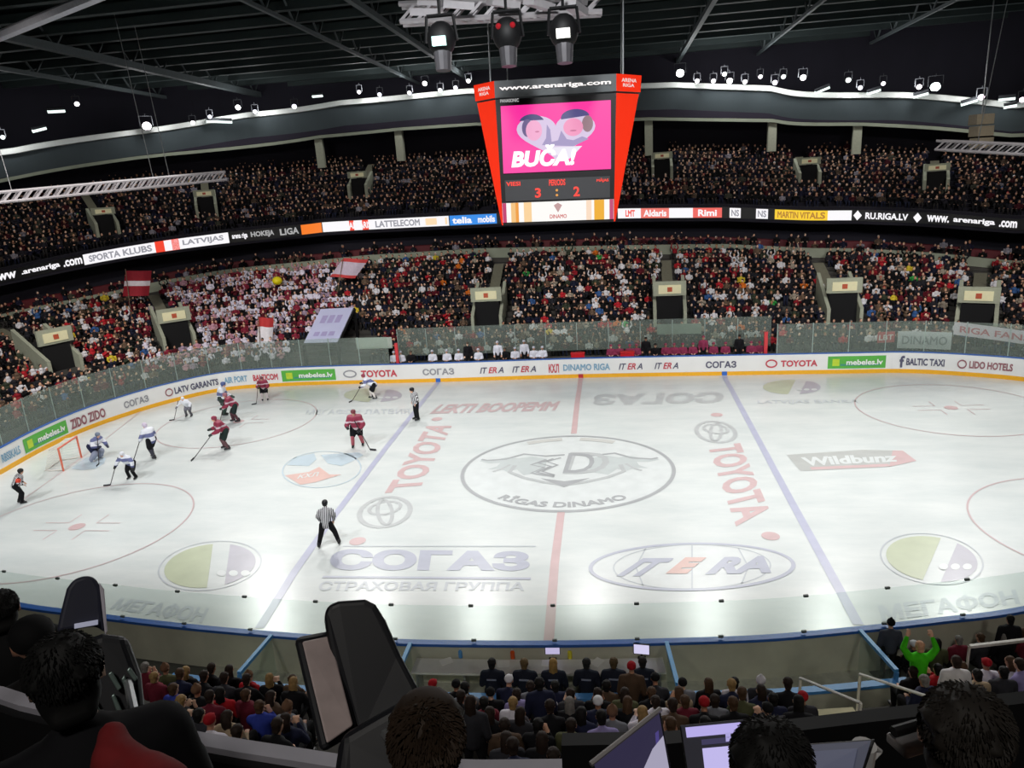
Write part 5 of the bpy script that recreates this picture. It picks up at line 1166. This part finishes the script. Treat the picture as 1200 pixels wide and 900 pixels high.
def inside(p, poly):
    x, y = p; c = False
    for (x0, y0), (x1, y1) in zip(poly, poly[1:]+poly[:1]):
        if (y0 > y) != (y1 > y) and x < (x1-x0)*(y-y0)/(y1-y0)+x0: c = not c
    return c
LEDGE = [(-60, 795), (0, 807), (30, 818), (172, 850), (395, 888), (565, 895), (658, 893), (662, 858), (780, 857), (905, 844), (1180, 812), (1260, 803)]
HIDE = [[(345, 750), (378, 730), (380, 712), (430, 702), (452, 740), (485, 800), (478, 900), (345, 900)], [(30, 740), (122, 735), (180, 800), (190, 900), (0, 900), (0, 830)], [(455, 840), (545, 840), (560, 900), (450, 900)], [(695, 890), (775, 830), (785, 900)]]
def shows(p):
    if not (-8 < p[0] < 1208 and p[1] < 905): return False
    if p[1] > np.interp(p[0], [a for a, _ in LEDGE], [b for _, b in LEDGE])+4: return False
    return not any(inside((p[0], p[1]), h) for h in HIDE)
near_n = 0
def near_row(d, z, row, extra=None, k0=0, k1=None, pitch=.58):
    global near_n
    R = ring(d)[NEAR]; s = np.r_[0, np.cumsum(np.hypot(*np.diff(R, axis=0).T))]; n = 0
    for u in np.arange(.2+random.random()*.4, s[-1], pitch):
        k = float(np.interp(u, s, np.arange(len(NEAR))))
        if k < k0 or (k1 is not None and k > k1): continue
        if abs(k-kS)*LEN/NS < 1.05 and d > 2: continue
        p, n_ = near_pt(d, k); hp = project([p[0], p[1], z+1.05])[0]
        if not shows(hp) or random.random() < .05: continue
        n += 1; near_n += 1
        jc, hc = wpick(J_NEAR), wpick(H_NEAR); kind = random.choices(KINDS, [50, 18, 8, 8, 3, 1])[0]
        top = 'cap' if 'cap' in hc[0] else 'beanie' if 'hat' in hc[0] else random.choice(['hair', 'hair', 'long'])
        spectator((p[0], p[1], z), math.atan2(-n_[1], -n_[0])-PI/2+random.uniform(-.25, .25), kind, srgb(*jc[1]), top, srgb(*hc[1]),
                  'person in %s jacket, %s, %s, %s from left' % (jc[0], hc[0], row, nth(n)), group='spectators in the near stand')
near_row(.95, .12, 'right glass row', k0=near_idx(1050, 1))
for k in range(12): near_row(ND0+k*NP-.05, NZ0+k*NZP, '%s row of near stand' % nth(k+1), pitch=.52)
print('near spectators', near_n)
# people who stand out in the near right block
def stand_out(px, py, zz, kind, jc, top, tc, label, sc_=1.0, rz=.0):
    hz = {'sit': 1.11, 'stand': 1.53, 'cheer': 1.53}[kind]*sc_; q = at(px, py, z=zz+hz)
    spectator((q[0], q[1], zz), rz, kind, srgb(*jc), top, srgb(*tc), label, scale=sc_)
stand_out(1045, 733, .12, 'stand', (70, 74, 86), 'beanie', (18, 18, 20), 'person in grey coat and black hat standing at the glass right of the stair')
stand_out(1079, 760, 1.65, 'cheer', (70, 200, 30), 'hair', (196, 150, 120), 'person in bright green jacket raising both arms in the near right stand')
stand_out(1122, 778, 2.1, 'stand', (226, 222, 224), 'hair', (50, 36, 30), 'person in white shirt standing in the near right stand')
stand_out(1185, 728, .12, 'stand', (26, 26, 30), 'hair', (20, 18, 18), 'tall dark clothed person at the glass near the right edge')

# ------------------------------------------------------------------ press balcony in the foreground
LZ, FZ = 10.8, 9.95
lp = [at(x, y, z=LZ) for x, y in ((-120, 788), (0, 808), (30, 818), (172, 851), (285, 871), (395, 888), (480, 893), (565, 895), (659, 894))]
rp = [at(x, y, z=10.95) for x, y in ((659, 859), (780, 857), (905, 845), (1040, 829), (1180, 812), (1300, 798))]
def wall_along(P, z0, z1, th, back):
    mb = MB()
    for a, b in zip(P[:-1], P[1:]):
        a, b = np.array(a[:2]), np.array(b[:2]); c, d = b-np.array([0, th]), a-np.array([0, th])
        mb.hexa([(*a, z0), (*b, z0), (*c, z0), (*d, z0)], [(*a, z1), (*b, z1), (*c, z1), (*d, z1)])
    return mb
par = wall_along(lp, FZ-3.5, LZ-.03, .08, 0).build('balcony_parapet', M_BLACK); tag(par, kind='structure')
wall_along([p+np.array([0, .02, 0]) for p in lp], LZ-.03, LZ, .065, 0).build('parapet_cap', mat('cap_grey', srgb(170, 168, 178), .5), par)
pr = wall_along(rp, FZ-3.5, 10.95, .06, 0).build('balcony_partition', M_BLACK); tag(pr, kind='structure')
allp = [p[:2] for p in lp]+[p[:2] for p in rp]
fl = mobj('balcony_floor', [(p[0], p[1]-.04, FZ) for p in allp]+[(12, -37, FZ), (-12, -37, FZ)], [tuple(range(len(allp)+2))], mat('balcony_carpet', srgb(30, 30, 32), .9)); tag(fl, kind='structure')
dp = [at(x, y, z=10.95) for x, y in ((662, 862), (780, 860), (905, 848), (1040, 832), (1180, 815), (1290, 801))]
mb = MB(); DZ = 10.52
for a, b in zip(dp[:-1], dp[1:]):
    a, b = np.array(a[:2])-[0, .08], np.array(b[:2])-[0, .08]; mb.hexa([(*a, DZ-.04), (*b, DZ-.04), (b[0], b[1]-.6, DZ-.04), (a[0], a[1]-.6, DZ-.04)], [(*a, DZ), (*b, DZ), (b[0], b[1]-.6, DZ), (a[0], a[1]-.6, DZ)])
desk = mb.build('press_desk', mat('desk_black', srgb(20, 20, 22), .5)); tag(desk, 'long black press desk behind the right balcony partition', 'desk')
mb = MB()
for p in dp: mb.box((p[0], p[1]-.35, (DZ+FZ)/2), (.05, .5, DZ-FZ))
mb.build('leg', M_BLACK, desk)

def px_solid(name, quad, d0, d1, m, parent=None, bevel=.015):
    """a real box whose near face covers four points of the view at distances d0 and whose far face lies d1 behind"""
    d0 = d0 if hasattr(d0, '__len__') else [d0]*4
    q0 = [at(x, y, d=k) for (x, y), k in zip(quad, d0)]
    n = np.cross(q0[1]-q0[0], q0[3]-q0[0]); n /= np.linalg.norm(n); n = np.mean(q0, 0)-CAM; n /= np.linalg.norm(n)
    o = MB().hexa(q0, [p+n*d1 for p in q0]).build(name, m, parent, bevel=bevel)
    bm = bmesh.new(); bm.from_mesh(o.data); bmesh.ops.recalc_face_normals(bm, faces=bm.faces); bm.to_mesh(o.data); bm.free()
    return o
def rounded(name, pts, d, th, m, parent=None, bevel=.03):
    """a thick rounded body with a many-sided outline facing the viewer"""
    q = [at(x, y, d=d) for x, y in pts]; n = np.mean(q, 0)-CAM; n /= np.linalg.norm(n); N = len(q)
    V = q+[p+n*th for p in q]; F = [tuple(range(N))[::-1], tuple(range(N, 2*N))]+[(i, (i+1) % N, N+(i+1) % N, N+i) for i in range(N)]
    o = mobj(name, V, F, m, parent)
    bm = bmesh.new(); bm.from_mesh(o.data); bmesh.ops.recalc_face_normals(bm, faces=bm.faces); bm.to_mesh(o.data); bm.free()
    b = o.modifiers.new('b', 'BEVEL'); b.width = bevel; b.segments = 3; b.limit_method = 'ANGLE'
    return o
M_CAMB = mat('camera_black', srgb(24, 25, 30), .5, noise=.1); M_CAMG = mat('camera_grey', srgb(186, 170, 168), .5, noise=.15, scale=12)
M_NAVY = mat('hood_navy', srgb(40, 42, 58), .6, noise=.08)
# big tilted broadcast camera in the middle
bc = empty('broadcast_camera', (0, 0, 0), 0, 'large black broadcast camera tilted to the left with grey lens box, bottom centre left', 'camera')
rounded('hood', [(379, 722), (384, 709), (397, 704), (428, 702), (440, 708), (452, 727), (470, 768), (489, 804), (492, 832), (470, 858), (420, 868), (404, 838), (392, 790), (382, 742)], 2.45, .42, M_CAMB, bc, .03)
lb = px_solid('lens_box', [(376, 884), (420, 858), (391, 738), (344, 747)], [2.35, 2.40, 2.5, 2.45], .36, M_CAMB, bc, .02)
px_solid('side_panel', [(383, 872), (414, 850), (387, 745), (354, 752)], [2.33, 2.38, 2.48, 2.43], .03, M_CAMG, lb, .006)
rounded('camera_body', [(398, 862), (440, 838), (486, 812), (492, 850), (482, 905), (470, 960), (400, 960), (392, 905)], 2.3, .34, M_CAMB, bc, .03)
c0 = at(440, 880, d=2.45); MB().bar(c0, (c0[0], c0[1], FZ+.55), .09, 12).build('pedestal', M_CAMB, bc)
for k in range(3):
    a = k*2.1+.5; MB().bar((c0[0], c0[1], FZ+.6), (c0[0]+.4*math.cos(a), c0[1]+.4*math.sin(a), FZ), .03, 8).build('tripod_leg', M_CAMB, bc)
MB().bar(at(452, 860, d=2.3), at(520, 930, d=1.95), .016, 8).build('pan_bar', M_STEEL, bc)
# left broadcast camera with its hooded viewfinder
b2 = empty('broadcast_camera', (0, 0, 0), 0, 'broadcast camera with navy hooded viewfinder standing up against the ice, far left', 'camera')
rounded('viewfinder_hood', [(66, 742), (70, 722), (78, 690), (86, 679), (100, 674), (112, 677), (119, 690), (120, 715), (124, 742), (112, 734), (86, 738)], 3.1, .22, M_NAVY, b2, .02)
px_solid('hood_side', [(123, 744), (126, 740), (122, 690), (116, 682)], 3.09, .15, mat('hood_pale', srgb(190, 186, 198), .5), b2, .003)
px_solid('viewfinder_screen', [(87, 737), (115, 732), (115, 726), (87, 731)], 3.08, .02, mat('label_pale', srgb(196, 200, 226), .5, emit=.25), b2, .002)
rounded('camera_body', [(70, 760), (120, 742), (150, 745), (166, 790), (172, 850), (168, 905), (80, 905)], 3.05, .4, M_CAMB, b2, .03)
M_MET = mat('camera_metal', srgb(104, 120, 116), .35, .5)
for q, w_ in ((((131, 786), (143, 806), (138, 810), (126, 790)), .03), (((152, 781), (162, 795), (158, 799), (148, 786)), .03), (((134, 812), (146, 838), (139, 840), (130, 816)), .03), (((146, 790), (166, 842), (160, 846), (142, 796)), .03), (((110, 818), (120, 836), (115, 838), (105, 820)), .03)):
    px_solid('metal_highlight', q, 3.0, .03, M_MET, b2, .004)  # greenish slivers paint highlights on metal details of the camera side
c1 = at(120, 850, d=3.25); MB().bar(c1, (c1[0], c1[1], FZ+.3), .08, 10).build('pedestal', M_CAMB, b2)
for k in range(3): a = k*2.1; MB().bar((c1[0], c1[1], FZ+.5), (c1[0]+.4*math.cos(a), c1[1]+.4*math.sin(a), FZ), .03, 8).build('tripod_leg', M_CAMB, b2)
MB().bar(at(150, 800, d=3.0), at(172, 905, d=2.3), .014, 8).build('pan_bar', M_STEEL, b2)
# red jacket over the pan bar
jk = [Vector(at(x, y, d=d)) for x, y, d in ((132, 862, 2.02), (134, 888, 2.0), (148, 908, 1.98), (170, 912, 1.95), (192, 930, 1.9))]
jm = blob([('c', jk[i], .034+.008*i, jk[i+1], .042+.008*i) for i in range(4)]+[('c', jk[1], .05, jk[3], .05)], .014, 3, 1500)
tag(link('draped_jacket', jm, mat('jacket_red', srgb(110, 18, 22), .85, noise=.2, scale=14), None), 'dark red jacket draped beside the far left broadcast camera', 'jacket')
# people on the balcony seen from behind
def tufts(hd, n, m_, parent, col):
    mb = MB(); hd = Vector(hd)
    for _ in range(n):
        a_, b_ = random.uniform(0, 2*PI), math.asin(random.uniform(-.55, 1)); d = Vector((math.cos(a_)*math.cos(b_), math.sin(a_)*math.cos(b_), math.sin(b_)))
        if d.y > .35 and d.z < .35: continue
        p = hd+Vector((d.x*.086, d.y*.094-.02, d.z*.088+.045)); t_ = Vector((random.gauss(0, .25), -.25+random.gauss(0, .25), -1)); t_ = (t_-d*t_.dot(d)).normalized(); e = p+d*.005+t_*random.uniform(.018, .032)
        mb.bar(p-d*.006, e, .0042, 3, .0012)
    o = mb.build('hair_strands', m_, parent); o.color = (*col, 1)
def behind(px, py, d, kind, jc, hair, hc, label, rz=0, sc_=1.0):
    hz = {'sit': 1.115, 'lean': 1.115, 'stand': 1.535, 'chin': 1.115}[kind]; q = at(px, py, d=d)
    hy = {'sit': .065, 'lean': .21, 'stand': .065, 'chin': .065}[kind]
    b = spectator((q[0]+hy*math.sin(rz), q[1]-hy*math.cos(rz), q[2]-hz), rz, kind, srgb(*jc), hair, srgb(*hc), label)
    if hair == 'hair':
        h_ = [c for c in b.children if c.name.startswith('hair')][0]; tufts((0, hy, hz), 1500, M_HAIR, h_, srgb(*hc))
    return b
behind(1130, 866, 2.05, 'sit', (22, 22, 28), 'hair', (34, 30, 26), 'dark haired person seated at the press desk seen from behind, bottom right', -.42)
behind(903, 902, 2.0, 'sit', (16, 16, 20), 'hair', (16, 15, 14), 'black haired person seated before the lit monitor, seen from behind', -.2)
behind(502, 876, 1.95, 'lean', (20, 22, 18), 'hair', (44, 32, 22), 'brown haired camera operator bending behind the large tilted camera', .2)
behind(78, 795, 2.4, 'stand', (14, 14, 18), 'hair', (12, 12, 12), 'black haired camera operator in dark clothes behind the far left camera', .72)
behind(2, 716, 5.2, 'stand', (16, 16, 18), 'hair', (14, 13, 13), 'dark silhouetted person at the far left edge above the balcony parapet', .75)
behind(40, 754, 4.2, 'stand', (18, 17, 18), 'cap', (14, 14, 16), 'dark silhouetted person in black cap left of the hooded viewfinder', .75)
# laptops and monitor on the press desk
def slab_screen(name, quad, ds, label, parts, rim=None, th=.018):
    o = empty(name, (0, 0, 0), 0, label, 'laptop' if 'laptop' in name else 'monitor')
    px_solid('lid' if 'laptop' in name else 'bezel', quad, ds, th, M_BLACK, o, .004)
    f = quad_map([at(x, y, d=k) for (x, y), k in zip(quad, ds)]); nn = np.cross(f(1, 0)-f(0, 0), f(0, 1)-f(0, 0)); nn /= np.linalg.norm(nn); nn = -nn if nn@(f(0, 0)-CAM) > 0 else nn
    for nm, uv, col, e in parts:
        mobj(nm, [f(u, v)+nn*(.004 if nm == 'screen' else .006) for u, v in uv], [tuple(range(len(uv)))], glow('%s_%s_%.2f' % (name, nm, col[0]), col, e), o)
    if rim is not None:
        MB().bar(f(0, 1)+nn*.004, f(1, 1)+nn*.004, .007, 6).build('rim', M_STEEL_L, o)
    fz = [f(0, 0), f(1, 0)]
    return o, f
M_STEEL_L = mat('aluminium_edge', srgb(150, 146, 146), .4, .3)
bxq = lambda a, b, c, d: [(a, c), (b, c), (b, d), (a, d)]
o, f = slab_screen('laptop', [(712, 968), (788, 912), (774, 832), (692, 897)], [1.95, 2.05, 2.15, 2.05], 'open laptop with pale edge and half lit screen, left end of press desk', [('screen', bxq(.04, .97, .05, .95), (.022, .018, .05), 1), ('window', [(.42, .1), (.97, .1), (.97, .60), (.5, .42)], (.36, .34, .46), 1), ('window', [(.6, .70), (.92, .72), (.9, .52), (.66, .5)], (.06, .045, .2), 1)], rim=True)
px_solid('keyboard', [(712, 968), (788, 912), (840, 950), (770, 1020)], [1.95, 2.05, 1.9, 1.8], .02, M_BLACK, o, .004)
o, f = slab_screen('computer_monitor', [(806, 915), (918, 905), (921, 838), (796, 850)], [2.28, 2.24, 2.3, 2.34], 'monitor with lit lilac bar and lilac window behind the black haired person', [('screen', bxq(.02, .98, .02, .98), (.01, .01, .016), 1), ('window', bxq(.06, .93, .74, .93), (.46, .40, .80), 1), ('window', bxq(.20, .62, .06, .52), (.52, .47, .82), 1), ('window', bxq(.2, .5, .58, .68), (.04, .035, .09), 1), ('window', bxq(.44, .49, .6, .76), (.40, .36, .7), 1)])
p = (f(.5, 0)+f(.5, .3))/2; MB().bar(p+np.array([0, .03, 0]), (p[0], p[1]+.05, DZ), .025, 8).box((p[0], p[1]+.05, DZ+.01), (.22, .16, .02)).build('stand', M_BLACK, o)
o, f = slab_screen('laptop', [(950, 912), (1012, 908), (1026, 866), (940, 872)], [2.2, 2.18, 2.26, 2.3], 'laptop with dim bluish screen between the two seated people', [('screen', bxq(.04, .96, .05, .92), (.035, .038, .06), 1), ('window', bxq(.08, .8, .1, .7), (.05, .055, .09), 1)])
px_solid('keyboard', [(950, 912), (1012, 908), (1010, 950), (944, 955)], [2.2, 2.18, 2.05, 2.07], .02, M_BLACK, o, .004)
for px, py, l in ((1069, 861, 'small shiny desk phone near the right seated person'), (1012, 888, 'small bright mug at the edge of the dim laptop')):
    q = at(px, py, d=2.3); o = empty('desk_phone' if 'phone' in l else 'mug', (q[0], q[1], q[2]-.03), .4, l, 'phone' if 'phone' in l else 'mug')
    if 'phone' in l: MB().box((0, 0, .01), (.10, .07, .03)).build('base', M_STEEL_L, o, bevel=.008); MB().bar((-.05, .01, .045), (.05, .01, .045), .014, 8).build('handset', M_BLACK, o)
    else: MB().bar((0, 0, 0), (0, 0, .07), .026, 14, .03).build('cup', mat('mug_white', (.5, .5, .5), .3), o); MB().bar((.03, 0, .015), (.052, 0, .035), .006, 6).bar((.052, 0, .035), (.03, 0, .058), .006, 6).build('handle', mat('mug_white', (.5, .5, .5), .3), o)
